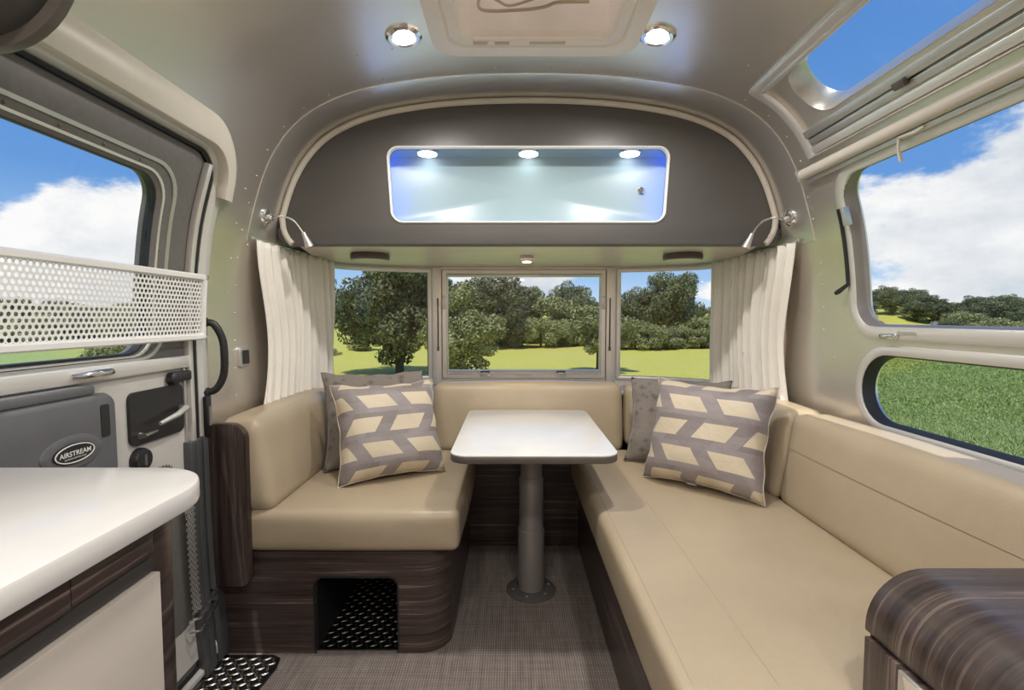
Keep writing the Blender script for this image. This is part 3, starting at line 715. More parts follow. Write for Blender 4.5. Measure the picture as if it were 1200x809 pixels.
def puck(x, y, group, label):
    s = STOT - abs(x) - .012
    mp = RIGHT if x >= 0 else LEFT
    for _ in range(20):
        s -= (sec(s)[0] - abs(x)) * -1 * .9
    p = Vector(mp(y, s, 0)); n = (Vector(mp(y, s, .05)) - p).normalized()
    t = thing('ceiling_lamp', label, 'lamp', tuple(p), group)
    MB().lathe([(.058, 0), (.058, .006), (.050, .011), (.040, .009), (.038, .004), (0, .004)], p, n, 28).build('bezel', 'chrome', t)
    MB().lathe([(.034, .003), (.034, .011), (.024, .014), (0, .015)], p, n, 24).build('lens', 'lamp_lens', t)
    ld = bpy.data.lights.new('lamp_light', 'AREA'); ld.shape = 'DISK'; ld.size = .09; ld.energy = PUCK_W; ld.color = (1, .955, .89); ld.spread = R(170)
    lo = bpy.data.objects.new('lamp_light', ld); COL.objects.link(lo); lo.location = p + n * .03
    lo.rotation_euler = n.to_track_quat('-Z', 'Y').to_euler()
for y, wh in ((1.655, 'just ahead of the roof vent'), (.15, 'added out of view over the kitchen worktop'), (-.9, 'added out of view behind the worktop'), (-1.8, 'added out of view by the rear bulkhead')):  # pairs after the first are unseen, added to brighten the interior
    for x, sd in ((-.42, 'entry door side'), (.395, 'skylight side')): puck(x, y, 'ceiling downlights', 'round chrome ceiling downlight %s on the %s' % (wh, sd))
# ------------------------------------------------------------------ entry door on the left wall
d1 = thing('door_1', 'entry door with a rounded window and grey storage moulding', None, LEFT(1.18, .05, -.03), None, 'structure')
DW = (.80, 1.452, 1.098, 1.600)
# door skin as a ring around its window, from the door edge
ring(LEFT, rrect_n(.712, 1.640, .055, 1.722, .085, 20, 34), rrect_n(*DW, .07, 20, 34), [(0, -.045), (0, -.004), (.04, 0), (.90, 0), (.97, -.004), (1, -.008), (1, -.045)]).build('door_skin', 'door_vinyl', d1)
plate(LEFT, rrect(.72, 1.600, .08, 1.05, .02), -.002, .005).build('lower_panel', 'lower_door', d1)
ring(LEFT, rrect_n(DW[0] - .070, DW[1] + .070, DW[2] - .02, DW[3] + .050, .10, 20, 12), rrect_n(DW[0] - .058, DW[1] + .055, DW[2] - .012, DW[3] + .040, .09, 20, 12), [(0, -.008), (0, .004), (1, .004), (1, -.008)]).build('window_bead', 'satin_aluminium', d1)
ring(LEFT, rrect_n(DW[0] - .022, DW[1] + .026, DW[2] - .01, DW[3] + .020, .085, 20, 12), rrect_n(DW[0] - .014, DW[1] + .018, DW[2] - .006, DW[3] + .013, .08, 20, 12), [(0, -.012), (0, .002), (1, .002), (1, -.012)]).build('window_bead', 'frame_metal', d1)
frame(LEFT, DW[0] - .004, DW[1] + .004, DW[2] - .004, DW[3] + .004, .075, .006, -.03, -.006).build('gasket', 'black_rubber', d1)
plate(LEFT, rrect(DW[0] + .002, DW[1] - .002, DW[2] + .002, DW[3] - .002, .07), -.020, -.014).build('pane', 'window_glass', d1)
rivets(LEFT, [(1.00 + .12 * i, DW[3] + .028) for i in range(4)] + [(DW[1] + .03, 1.2 + .1 * i) for i in range(4)], d1, r=.005, mat='edge_brown')
bar(LEFT, .72, 1.625, 1.040, 1.078, 0, .020, n=8).build('rail', 'frame_metal', d1, bevel=.004)
MB().tube([LEFT(1.17, 1.060, .022), LEFT(1.19, 1.060, .034), LEFT(1.23, 1.062, .038), LEFT(1.27, 1.062, .036), LEFT(1.29, 1.064, .022)], [.006, .008, .010, .009, .006], 10).build('rail_latch', 'chrome', d1)
# moulded storage bin with its badge
sb = plate(LEFT, rrect(.74, 1.268, .42, 1.012, .030), .004, .050, rings=4, rim=.016).build('storage_bin', 'storage_plastic', d1)
bar(LEFT, .74, 1.215, 1.012, 1.036, .004, .04, n=6).build('bin_ledge', 'storage_plastic', d1, bevel=.006)
plate(LEFT, rrect(1.212, 1.238, .905, .985, .006), .0495, .0515).build('bin_slot', 'black_plastic', sb)
plate(LEFT, rrect(1.222, 1.25, .785, .805, .004), .0495, .0515).build('bin_slot', 'black_plastic', sb)
def ell(ca, cb, ra, rb, n=40): return [(ca + ra * math.cos(2 * math.pi * k / n), cb + rb * math.sin(2 * math.pi * k / n)) for k in range(n)]
BC = (1.128, .890)
plate(LEFT, ell(*BC, .082, .042), .046, .055, rings=3, rim=.007).build('badge_pad', 'storage_plastic', sb)
bd = plate(LEFT, ell(*BC, .055, .0235), .054, .058, rings=3).build('badge', 'black_plastic', sb)
ring(LEFT, ell(*BC, .0525, .0212), ell(*BC, .0498, .0188), [(0, .0575), (0, .0592), (1, .0592), (1, .0575)]).build('badge_ring', 'white_paint', sb)
def lettering(txt, ca, cb, width, height, h, parent, mat='white_paint'):
    cu = bpy.data.curves.new('lettering', 'FONT'); cu.body = txt; cu.align_x = 'CENTER'; cu.align_y = 'CENTER'; cu.offset = .018
    ob = bpy.data.objects.new('tmp', cu); COL.objects.link(ob)
    me = bpy.data.meshes.new_from_object(ob.evaluated_get(bpy.context.evaluated_depsgraph_get()))
    bpy.data.objects.remove(ob); bpy.data.curves.remove(cu)
    co = np.array([v.co[:] for v in me.vertices]); mn, mx = co.min(0), co.max(0)
    for v in me.vertices:
        a = (v.co.x - (mn[0] + mx[0]) / 2) / (mx[0] - mn[0]) * width; b_ = (v.co.y - (mn[1] + mx[1]) / 2) / (mx[1] - mn[1]) * height
        v.co = LEFT(ca + a, cb + b_, h)
    me.materials.clear(); me.materials.append(MATS[mat])
    o = bpy.data.objects.new('lettering', me); COL.objects.link(o); put(o, parent); return o
lettering('AIRSTREAM', BC[0], BC[1] + .0005, .083, .0115, .0588, sb)
lettering('JACKSON CENTER, OHIO', BC[0], BC[1] - .0108, .058, .0042, .0588, sb)
# lock plate, lever, round knob, hinge stop
lp = plate(LEFT, rrect(1.352, 1.575, .842, .992, .022), .005, .014).build('lock_plate', 'black_plastic', d1)
MB().tube([LEFT(1.56, .915, .014), LEFT(1.545, .918, .040), LEFT(1.50, .906, .045), LEFT(1.43, .893, .040)], [.010, .010, .009, .006], 10).build('lever', 'satin_aluminium', lp)
MB().tube([LEFT(1.385, .868, .014), LEFT(1.385, .868, .028), LEFT(1.43, .872, .030)], [.010, .008, .005], 8).build('key_turn', 'chrome', lp)
kb = MB(); c0 = Vector(LEFT(1.385, .800, .005)); kb.lathe([(.034, 0), (.034, .012), (.030, .020), (.012, .022), (0, .022)], c0, (1, 0, 0), 28); kb.build('round_knob', 'black_plastic', d1)
MB().tube([LEFT(1.385, .785, .027), LEFT(1.385, .815, .027)], .004, 6).build('knob_rib', 'storage_plastic', d1)
hs_ = MB(); bar(LEFT, 1.515, 1.60, 1.000, 1.032, .005, .03, hs_); hs_.build('hinge_stop', 'black_plastic', d1, bevel=.006)
MB().lathe([(.020, 0), (.020, .02), (.012, .026), (0, .026)], LEFT(1.525, 1.012, .01), (1, 0, 0), 16).build('hinge_stop_end', 'black_plastic', d1)
bar(LEFT, 1.603, 1.622, .07, 1.70, 0, .022, n=1).build('edge_strip', 'frame_metal', d1, bevel=.003)
bar(LEFT, 1.585, 1.597, .07, 1.04, 0, .012, n=1).build('edge_strip', 'satin_aluminium', d1, bevel=.003)
# perforated push guard
gd = thing('push_guard', 'white framed perforated metal guard across the entry door window', 'guard', LEFT(1.2, 1.12, .05))
GA0, GA1, GB0, GB1 = .735, 1.648, 1.128, 1.345
gf = MB()
frame(LEFT, GA0, GA1, GB0, GB1, .012, .020, .034, .052, gf, soft=.2)
gf.build('frame', 'white_paint', gd)
def perforated(a0, a1, b0, b1, pitch, rad, h):
    nx = int((a1 - a0) / pitch); ny = int((b1 - b0) / (pitch * .866)); px = (a1 - a0) / nx; py = (b1 - b0) / ny
    mb = MB(); K = 6
    for j in range(ny):
        for i in range(nx + 1):
            ca = a0 + px * (i + (.5 if j % 2 else 0)); cb = b0 + py * (j + .5)
            if ca > a1 + px * .3: continue
            hexo = [(ca + px / math.sqrt(3) * math.sin(math.pi / 3 * k), cb + px / math.sqrt(3) * math.cos(math.pi / 3 * k) * (py / (px * .866))) for k in range(K)]
            hexi = [(ca + rad * math.sin(math.pi / 3 * k), cb + rad * math.cos(math.pi / 3 * k)) for k in range(K)]
            vs = [LEFT(min(max(a, a0 - .008), a1 + .008), min(max(b_, b0 - .008), b1 + .008), h) for a, b_ in hexo] + [LEFT(min(a, a1 + .007), b_, h) for a, b_ in hexi]
            mb.add(vs, [(k, (k + 1) % K, K + (k + 1) % K, K + k) for k in range(K)])
    return mb
po = perforated(GA0 + .022, GA1 - .022, GB0 + .020, GB1 - .020, .0146, .0057, .043).build('perforated_sheet', 'white_paint', gd, smooth=False); 
md = po.modifiers.new('thickness', 'SOLIDIFY'); md.thickness = .0012
for b_ in (GB0 + .008, GB1 - .008):
    MB().lathe([(.006, 0), (.006, .004), (0, .006)], LEFT(GA1 - .008, b_, .052), (1, 0, -.1), 10).build('screw', 'chrome', gd)
bar(LEFT, GA1 - .018, GA1, GB0, GB1, 0, .036, n=1).build('stand_off', 'frame_metal', gd)
# door jamb
jb = MB(); ring(LEFT, rrect_n(.665, 1.715, .02, 1.775, .12, 20, 34), rrect_n(.695, 1.662, .045, 1.738, .10, 20, 34), [(0, 0), (0, .010), (.25, .020), (.75, .020), (1, .008), (1, -.05), (.9, -.05), (.9, 0)], jb)
tag(jb.build('trim_3', 'jamb_silver'), 'aluminium jamb framing the entry door', None, None, 'structure')
gj = MB(); ring(LEFT, rrect_n(.697, 1.660, .047, 1.736, .10, 20, 34), rrect_n(.706, 1.646, .055, 1.726, .09, 20, 34), [(0, -.05), (0, .006), (1, .002), (1, -.05)], gj)
tag(gj.build('trim_4', 'black_rubber'), 'black rubber seal between entry door and jamb', None, None, 'structure')
lj = thing('trim_6', 'dark grey strips put on for the shade along the lower entry door jamb', None, LEFT(1.66, .03, .02), None, 'structure')  # shade on the lower jamb, built as dark strips
for y0, y1, h_ in ((1.578, 1.612, .028), (1.617, 1.646, .024), (1.656, 1.722, .024)):
    bar(LEFT, y0, y1, .012, .80, .0, h_, n=1).build('jamb_shade_strip', 'jamb_shade', lj, bevel=.004)
# cream drip hood over the door
def hood_path(off):
    pts = [(.05 + 1.48 * i / 24, 1.755 + off) for i in range(25)]
    cy, cs, r = 1.55, 1.640, .115 + off
    pts += [(cy + r * math.cos(R(90 - 90 * k / 12)) * 1.05, cs + r * math.sin(R(90 - 90 * k / 12))) for k in range(13)]
    pts += [(cy + r * 1.05 + .004, 1.61)]
    return pts
hd = strip(LEFT, hood_path(0), hood_path(.095), [(0, .0), (0, .034), (.10, .046), (.45, .046), (.85, .026), (1, .010), (1, 0)])
tag(hd.build('trim_5', 'cream_moulding'), 'cream rounded moulding over the entry door', None, None, 'structure')
# grab handle, latch keeper and switch on the wall by the door
t = thing('grab_handle', 'black curved grab handle beside the entry door', 'handle', LEFT(1.70, .95, .02))
MB().tube([tuple(v) for v in catmull([LEFT(1.690, 1.185, .018), LEFT(1.70, 1.178, .045), LEFT(1.71, 1.13, .066), LEFT(1.71, 1.07, .072), LEFT(1.71, 1.0, .066), LEFT(1.70, .955, .045), LEFT(1.690, .945, .018)], 5)], .0125, 10).build('grip', 'black_plastic', t)
for s_ in (1.185, .945): MB().lathe([(.017, 0), (.017, .008), (.012, .012)], LEFT(1.690, s_, .016), (1, 0, 0), 14).build('mount', 'black_plastic', t)
t = thing('latch_keeper', 'long black latch keeper on the door jamb', 'latch', LEFT(1.675, .87, .02))
bar(LEFT, 1.664, 1.690, .80, .935, .018, .034).build('keeper_body', 'black_plastic', t, bevel=.004)
bar(LEFT, 1.670, 1.684, .835, .90, .034, .038).build('strike', 'pillar_metal', t)
t = thing('light_switch', 'square black rocker switch in a grey bezel on the aluminium wall', 'switch', LEFT(1.945, 1.045, 0))
plate(LEFT, rrect(1.918, 1.985, 1.005, 1.085, .012), 0, .012, rim=.004).build('bezel', 'satin_aluminium', t)
plate(LEFT, rrect(1.936, 1.978, 1.018, 1.072, .005), .011, .016).build('rocker', 'black_plastic', t)
# perforated strap and wire bracket low on the jamb
t = thing('door_strap', 'thin perforated metal strap with a wire bracket low on the door jamb', 'strap', LEFT(1.55, .28, .03))
st_ = perforated(1.545, 1.575, .25, .62, .011, .0035, .03).build('strap', 'satin_aluminium', t, smooth=False); md = st_.modifiers.new('thickness', 'SOLIDIFY'); md.thickness = .001
for s_ in (.215, .255): MB().tube([LEFT(1.53, s_ - .02, .02), LEFT(1.55, s_ - .02, .045), LEFT(1.65, s_ + .015, .045), LEFT(1.655, s_ + .015, .02)], .0035, 8).build('wire_bracket', 'chrome', t)
# tread plate at the threshold
t = thing('tread_plate', 'diamond tread metal plate on the floor inside the entry door', 'plate', (-.98, 1.45, 0))
TPX = (-1.085, -.885)
MB().prism([(-1.085, 1.0), (-.945, 1.0), (-.875, 1.64), (-.885, 1.69), (-.92, 1.705), (-1.085, 1.705)], lambda x, y: (x, y, .0), lambda x, y: (x, y, .006)).build('base_plate', 'tread_plate', t, smooth=False)
lug = MB(); n = 8
L0 = [[(-.016 + .032 * i / n, sg * .0045 * math.sin(math.pi * i / n) ** .7, 0) for i in range(n + 1)] for sg in (1, -1)]
out = L0[0] + L0[1][1:-1][::-1]
lug.rings([out, [(x * .8, y * .45, .0028) for x, y, z in out], [(x * .05, 0, .0032) for x, y, z in out]])
lug_me = None
k = 0
for j in range(30):
    for i in range(9):
        x = -1.075 + i * .0245; y = 1.02 + j * .0245
        lim = -.945 + (y - 1.0) / .64 * .07
        if x > lim - .018 or y > 1.69 or (x > -.90 and y > 1.675) or y < 1.38: continue
        if lug_me is None:
            o = lug.build('lug', 'tread_lug', t); lug_me = o.data
        else:
            o = bpy.data.objects.new('lug', lug_me); COL.objects.link(o); o.parent = t; o.matrix_parent_inverse = Matrix.Translation(-t.location)
        o.location = (x, y, .006); o.rotation_euler = (0, 0, R(25 if (i + j) % 2 else 115))
# ------------------------------------------------------------------ benches
def soft_box(x0, x1, y0, y1, z0, z1, r=.03, bulge=.01, nx=10, ny=10, nz=4, seed=0):
    """upholstered block: rounded edges with slightly bulging faces"""
    mb = MB()
    def gp(n): return [-1 + 2 * i / n for i in range(n + 1)]
    cx, cy, cz = (x0 + x1) / 2, (y0 + y1) / 2, (z0 + z1) / 2; hx, hy, hz = (x1 - x0) / 2, (y1 - y0) / 2, (z1 - z0) / 2
    bm = bmesh.new(); bmesh.ops.create_cube(bm, size=2)
    bmesh.ops.subdivide_edges(bm, edges=bm.edges[:], cuts=13, use_grid_fill=True)
    rn = random.Random(seed)
    pa, pb = rn.uniform(0, 6), rn.uniform(0, 6)
    def warp(t, h): # push the grid lines toward the edges so the rounding has samples
        s = math.copysign(1, t); a = abs(t); inner = 1 - min(r * 1.6 / h, .6)
        return s * (a / .57 * inner if a < .57 else inner + (a - .57) / .43 * (1 - inner))
    for v in bm.verts:
        p = Vector((warp(v.co.x, hx) * hx, warp(v.co.y, hy) * hy, warp(v.co.z, hz) * hz))
        q = Vector((max(-hx + r, min(hx - r, p.x)), max(-hy + r, min(hy - r, p.y)), max(-hz + r, min(hz - r, p.z))))
        dlt = p - q
        if dlt.length > 1e-9: p = q + dlt.normalized() * r
        fx, fy, fz = 1 - (p.x / hx) ** 2, 1 - (p.y / hy) ** 2, 1 - (p.z / hz) ** 2
        wob = 1 + .25 * math.sin(p.x * 9 + pa) * math.sin(p.y * 7 + pb)
        nb = Vector((math.copysign(max(0, fy * fz), p.x) * (abs(p.x) / hx) ** 6, math.copysign(max(0, fx * fz), p.y) * (abs(p.y) / hy) ** 6, math.copysign(max(0, fx * fy) ** .6, p.z) * (abs(p.z) / hz) ** 6))
        v.co = p + nb * bulge * wob + Vector((cx, cy, cz))
    fs = [tuple(v.index for v in f.verts) for f in bm.faces]; vs = [tuple(v.co) for v in bm.verts]; bm.free()
    return mb.add(vs, fs)
SEAT = .52
# left bench: plinth with a pet cave
lb = thing('dinette_bench', 'short dinette bench with an open pet cave in its dark wood base', 'bench', (-.68, 2.1, 0))
def plinth_outline(x0, x1, y0, y1, r):
    return [(x0, y0)] + [(x1 - r + r * math.cos(R(-90 + 90 * k / 10)), y0 + r + r * math.sin(R(-90 + 90 * k / 10))) for k in range(11)] + [(x1, y1), (x0, y1)]
pb_ = MB(); pb_.prism(plinth_outline(-1.10, -.295, 1.722, 2.56, .105), lambda x, y: (x, y, 0), lambda x, y: (x, y, .372))
pbo = pb_.build('plinth', 'wood_horizontal', smooth=True, angle=25)
cave_f = [(x, z) for x, z in rrect(-.775, -.478, -.10, .278, .035)]
cv = MB().prism(cave_f, lambda x, z: (x, 1.60, z), lambda x, z: (x, 2.40, z)).build('cutter', 'black_rubber', smooth=False)
boolean(pbo, [cv]); put(pbo, lb); MB()
ring(lambda a, b, h: (a, 1.722 - h, b), rrect_n(-.779, -.474, -.02, .282, .038, 6, 6), rrect_n(-.773, -.480, -.02, .276, .033, 6, 6), [(0, -.002), (0, .0015), (1, .0015), (1, -.002)]).build('cave_edging', 'black_plastic', lb)
MB().box(-.7745, -.768, 1.735, 2.39, .003, .24).build('cave_side', 'black_plastic', lb, smooth=False)
MB().box(-.77, -.483, 1.735, 2.395, .001, .006).build('cave_plate', 'tread_plate', lb, smooth=False)
lugs = MB()
for j in range(26):
    for i in range(11):
        x, y = -.757 + i * .026, 1.755 + j * .0245; a = R(25 if (i + j) % 2 else 115)
        ca, sa = math.cos(a), math.sin(a)
        for lp_, fs_ in ((out, None),):
            lo_ = [(x + px * ca - py * sa, y + px * sa + py * ca, .006) for px, py, _ in out]
            hi_ = [(x + (px * ca - py * sa) * .6, y + (px * sa + py * ca) * .6, .0088) for px, py, _ in out]
            lugs.rings([lo_, hi_])
o = lugs.build('cave_lugs', 'cave_lug', lb); o['kind'] = 'stuff'
ep = MB().prism(rrect(-1.115, -.980, .268, .838, (.03, .055, .004, .004)), lambda x, z: (x, 1.678, z), lambda x, z: (x, 1.706, z)).build('end_panel', 'wood_vertical', lb, bevel=.002)
soft_box(-1.035, -.258, 1.708, 2.545, .374, SEAT, .028, .010, seed=1).build('seat_cushion', 'leather', lb)
def backrest(name, P0, P1, nrm, zt, zb, tb, tt, parent, seed=0, r=.035):
    """cushion between plan points P0 and P1 (front face bottom line), leaning back along nrm"""
    L_ = (Vector(P1) - Vector(P0)).length; mb = soft_box(0, L_, 0, 1, zb, zt, .03, 0, seed=seed); mb = soft_box(0, L_, 0, tb, zb, zt, r, .010, seed=seed)
    dx = (Vector(P1) - Vector(P0)).normalized(); nn = Vector(nrm).normalized()
    vs = []
    for x, y, z in mb.v:
        k = (z - zb) / (zt - zb); lean = tt * k
        p = Vector(P0) + dx * x + nn * (y * (1 - .25 * k) + lean)
        vs.append((p.x, p.y, z))
    mb.v = vs
    return mb.build(name, 'leather', parent)
backrest('backrest', (-.905, 1.712), (-.905, 2.50), (-1, 0), .845, SEAT - .006, .185, .05, lb, 3, .04)
# right bench
rb = thing('long_bench', 'long beige leather bench along the side windows', 'bench', (.6, 1.7, 0))
MB().box(.275, 1.09, .862, 2.56, 0, .372).build('plinth', 'wood_horizontal', rb, smooth=False)
soft_box(.232, .945, .851, 2.545, .374, SEAT, .022, .008, seed=2).build('seat_cushion', 'leather', rb)
from mathutils.bvhtree import BVHTree
def drop(mb, x, y):
    hit = BVH_.ray_cast(Vector((x, y, 2)), Vector((0, 0, -1)))[0]; return hit.z if hit else SEAT
_s = soft_box(.232, .945, .851, 2.545, .374, SEAT, .022, .008, seed=2); BVH_ = BVHTree.FromPolygons(_s.v, _s.f)
for x, nm in ((.262, 'edge_seam'), (.42, 'seam')):
    MB().tube([(x, y, drop(_s, x, y) - .0003) for y in np.linspace(.868, 2.53, 60)], .0014, 6).build(nm, 'thread', rb)
backrest('backrest', (.915, .885), (.915, 1.835), (1, 0), .845, SEAT - .006, .190, .05, rb, 4)
backrest('corner_backrest', (.905, 1.842), (.905, 2.52), (1, 0), .848, SEAT - .006, .195, .05, rb, 5)
MB().tube([(.915 + .05 * .62 - .010 * (1 - ((y - 1.36) / .475) ** 2) * .9 - .0005, y, SEAT + .62 * .325) for y in np.linspace(.92, 1.80, 24)], .0010, 6).build('back_seam', 'thread', rb)
# back bench behind the table
bb = thing('rear_bench', 'narrow beige backrest and dark wood panel behind the white table', 'bench', (0, 2.6, 0))
MB().box(-.294, .274, 2.562, 2.60, 0, .52).build('plinth', 'wood_horizontal', bb, smooth=False)
backrest('backrest', (-.485, 2.552), (.505, 2.552), (0, 1), .848, .50, .15, .06, bb, 6)
for sg, P0, P1 in ((-1, (-.905, 2.50), (-.495, 2.60)), (1, (.515, 2.60), (.905, 2.50))):
    nn = Vector((P1[1] - P0[1], -(P1[0] - P0[0]))); nn = -nn if nn.y < 0 else nn
    backrest('corner_cushion', P0, P1, (nn.x, nn.y), .838, .522, .16, .06, bb, 8 + sg)
# ------------------------------------------------------------------ table
t = thing('dinette_table', 'white topped dinette table on a grey telescopic pillar', 'table', (.01, 2.14, 0))
TO = rrect(-.292, .305, 1.700, 2.560, (.065, .05, .05, .065), .2, 8)
MB().prism(TO, lambda x, y: (x, y, .692), lambda x, y: (x, y, .716)).build('edge_band', 'edge_brown', t, bevel=.003)
MB().prism([(.0065 + (x - .0065) * .998, 2.13 + (y - 2.13) * .999) for x, y in TO], lambda x, y: (x, y, .716), lambda x, y: (x, y, .722)).build('top', 'table_white', t, bevel=.0015)
PX, PYY = .012, 2.14
MB().lathe([(.108, 0), (.108, .006), (.100, .012), (.060, .014), (.060, .016), (.0, .016)], (PX, PYY, 0), n=40).build('floor_flange', 'panel_grey', t)
MB().lathe([(.0575, .012), (.0575, .275), (.056, .280), (.052, .281), (.052, .27)], (PX, PYY, 0), n=40).build('pillar_section', 'pillar_metal', t)
MB().lathe([(.0525, .26), (.0525, .50), (.051, .505), (.047, .506), (.047, .49)], (PX, PYY, 0), n=40).build('pillar_section', 'pillar_metal', t)
MB().lathe([(.047, .49), (.047, .66), (.085, .675), (.085, .692)], (PX, PYY, 0), n=40).build('pillar_section', 'pillar_metal', t)
MB().lathe([(.012, 0), (.012, .022), (.016, .024), (.016, .034), (0, .036)], (PX + .035, PYY - .03, .628), (.75, -.66, 0), 14).build('clamp_knob', 'black_plastic', t)
for k in range(6):
    a = R(60 * k + 75); MB().lathe([(.006, 0), (.006, .003), (0, .004)], (PX + .082 * math.cos(a), PYY + .082 * math.sin(a), .012), n=8).build('bolt', 'satin_aluminium', t)
# ------------------------------------------------------------------ pillows
def pillow(name, c, u, back, w, h, thick, mat, label, seed, group=None, tagged=False):
    """c = middle of the bottom edge, u = direction of the width, back = horizontal offset of the top edge"""
    rn = random.Random(seed); N = 30
    u = Vector((u[0], u[1], 0)).normalized(); bk = Vector((back[0], back[1], 0))
    up = (Vector((0, 0, math.sqrt(max(h * h - bk.length_squared, .01)))) + bk).normalized(); nrm_ = u.cross(up).normalized()
    root = Vector(c); vs, fs, uvs = [], [], []
    ph = [rn.uniform(0, 6) for _ in range(6)]
    for sd in (1, -1):
        for j in range(N + 1):
            for i in range(N + 1):
                a, b_ = -1 + 2 * i / N, -1 + 2 * j / N
                pin_a = 1 - .10 * (1 - b_ * b_) * abs(a) ** 2; pin_b = 1 - .10 * (1 - a * a) * abs(b_) ** 2
                prof_ = max(0, (1 - a ** 4)) ** .55 * max(0, (1 - b_ ** 4)) ** .55
                wr_ = 1 + .05 * math.sin(5 * a + ph[0]) * math.sin(4 * b_ + ph[1])
                edge = .010 * math.sin(12 * a + ph[2]) * abs(b_) ** 6 + .010 * math.sin(11 * b_ + ph[3]) * abs(a) ** 6
                p = u * (a * pin_a * w / 2) + up * ((b_ * pin_b + 1) * h / 2) + nrm_ * (sd * thick / 2 * prof_ * wr_ + edge)
                vs.append(tuple(root + p)); uvs.append((i / N, j / N))
        o0 = 0 if sd == 1 else (N + 1) ** 2
        for j in range(N):
            for i in range(N):
                q = [o0 + j * (N + 1) + i, o0 + j * (N + 1) + i + 1, o0 + (j + 1) * (N + 1) + i + 1, o0 + (j + 1) * (N + 1) + i]
                fs.append(tuple(q if sd == -1 else q[::-1]))
    me = bpy.data.meshes.new(name); me.from_pydata(vs, [], fs)
    ul = me.uv_layers.new(name='UVMap')
    for l in me.loops: ul.data[l.index].uv = uvs[l.vertex_index]
    bm = bmesh.new(); bm.from_mesh(me); bmesh.ops.remove_doubles(bm, verts=bm.verts, dist=1e-5); bmesh.ops.recalc_face_normals(bm, faces=bm.faces); bm.to_mesh(me); bm.free()
    me.polygons.foreach_set('use_smooth', [True] * len(me.polygons)); me.materials.append(MATS[mat])
    t = thing(name, label, 'pillow', tuple(c), group)
    o = bpy.data.objects.new('cover', me); COL.objects.link(o); put(o, t)
    # piped seam around the edge
    ed = []
    for a, b_ in [(-1 + 2 * i / N, -1) for i in range(N)] + [(1, -1 + 2 * i / N) for i in range(N)] + [(1 - 2 * i / N, 1) for i in range(N)] + [(-1, 1 - 2 * i / N) for i in range(N)]:
        pin_a = 1 - .10 * (1 - b_ * b_) * abs(a) ** 2; pin_b = 1 - .10 * (1 - a * a) * abs(b_) ** 2
        edge = .010 * math.sin(12 * a + ph[2]) * abs(b_) ** 6 + .010 * math.sin(11 * b_ + ph[3]) * abs(a) ** 6
        ed.append(tuple(root + u * (a * pin_a * w / 2) + up * ((b_ * pin_b + 1) * h / 2) + nrm_ * edge))
    ed.append(ed[0]); MB().tube(ed, .0022, 6).build('seam', 'edge_brown' if 'velvet' in mat else 'cabinet_beige', t)
    if tagged:
        cc = root - nrm_ * -.004 + up * .012 + u * -.02
        q = nrm_ * (.03 if nrm_.y < 0 else -.03)
        MB().add([tuple(cc + u * s_ * .018 + q * k_ + Vector((0, 0, .004 * k_))) for s_, k_ in ((-1, .2), (1, .2), (1, 1), (-1, 1))] + [tuple(cc + u * s_ * .018 + q * k_ + Vector((0, 0, .004 * k_ - .001))) for s_, k_ in ((-1, .2), (1, .2), (1, 1), (-1, 1))],
                 [(0, 1, 2, 3), (4, 7, 6, 5), (0, 4, 5, 1), (1, 5, 6, 2), (2, 6, 7, 3), (3, 7, 4, 0)]).build('care_tag', 'white_paint', t)
    return t
pillow('throw_pillow', (-.555, 2.035, SEAT + .012), (.36, .20), (-.085, .165), .455, .425, .18, 'parallelogram_print', 'square pillow with cream parallelograms on grey, on the short bench', 1)
pillow('throw_pillow', (-.665, 2.20, SEAT + .012), (.40, .15), (-.07, .18), .47, .455, .13, 'grey_velvet_print', 'dark grey brown pillow behind the patterned pillow on the short bench', 2)
pillow('throw_pillow', (.650, 1.900, SEAT + .012), (.32, -.31), (.10, .11), .485, .43, .18, 'parallelogram_print', 'square pillow with cream parallelograms on grey, on the long bench', 3, tagged=True)
pillow('throw_pillow', (.665, 2.215, SEAT + .012), (.42, -.17), (.07, .17), .46, .415, .13, 'grey_velvet_print', 'dark grey brown pillow behind the patterned pillow on the long bench', 4)
# ------------------------------------------------------------------ kitchen counter (left) and cabinet (right)
t = thing('kitchen_counter', 'white kitchen worktop with a rounded end', 'counter', (-.86, .4, .885))
CT = rrect(-1.118, -.598, -.6, .915, (.01, .125, .01, .01), .2, 12)
MB().prism(CT, lambda x, y: (x, y, .886), lambda x, y: (x, y, .922)).build('worktop', 'counter_white', t, bevel=.005)
kc = thing('kitchen_cabinet', 'dark wood kitchen base cabinet with a plain beige door', 'cabinet', (-.86, .3, 0))
KB = rrect(-1.088, -.635, -.6, .875, (.01, .10, .01, .01), .2, 12)
MB().prism([(x, y) for x, y in KB], lambda x, y: (x, y, .01), lambda x, y: (x, y, .885)).build('carcass', 'wood_horizontal', kc)
MB().box(-.6355, -.618, -.55, .60, .838, .883).build('drawer_front', 'wood_horizontal', kc, bevel=.002)
MB().box(-.6355, -.620, .603, .745, .838, .883).build('drawer_front', 'wood_horizontal', kc, bevel=.002)
MB().box(-.6355, -.626, -.55, .752, .810, .836).build('finger_groove', 'dark_shell', kc, smooth=False)
MB().box(-.6355, -.616, -.55, .752, .06, .808).build('cabinet_door', 'cabinet_beige', kc, bevel=.002)
rc = thing('side_cabinet', 'dark streaked wood cabinet with a rolled top edge beside the long bench', 'cabinet', (.8, .3, 0))
def roll_prof(x0, x1, z0, z1, r, n=12): return [(x0, z0)] + [(x0 + r - r * math.cos(R(90 * k / n)), z1 - r + r * math.sin(R(90 * k / n))) for k in range(n + 1)] + [(x1, z1), (x1, z0)]
MB().prism(roll_prof(.545, 1.10, .655, .765, .10), lambda x, z: (x, -.6, z), lambda x, z: (x, .845, z)).build('rolled_top', 'wood_across', rc, bevel=.002)
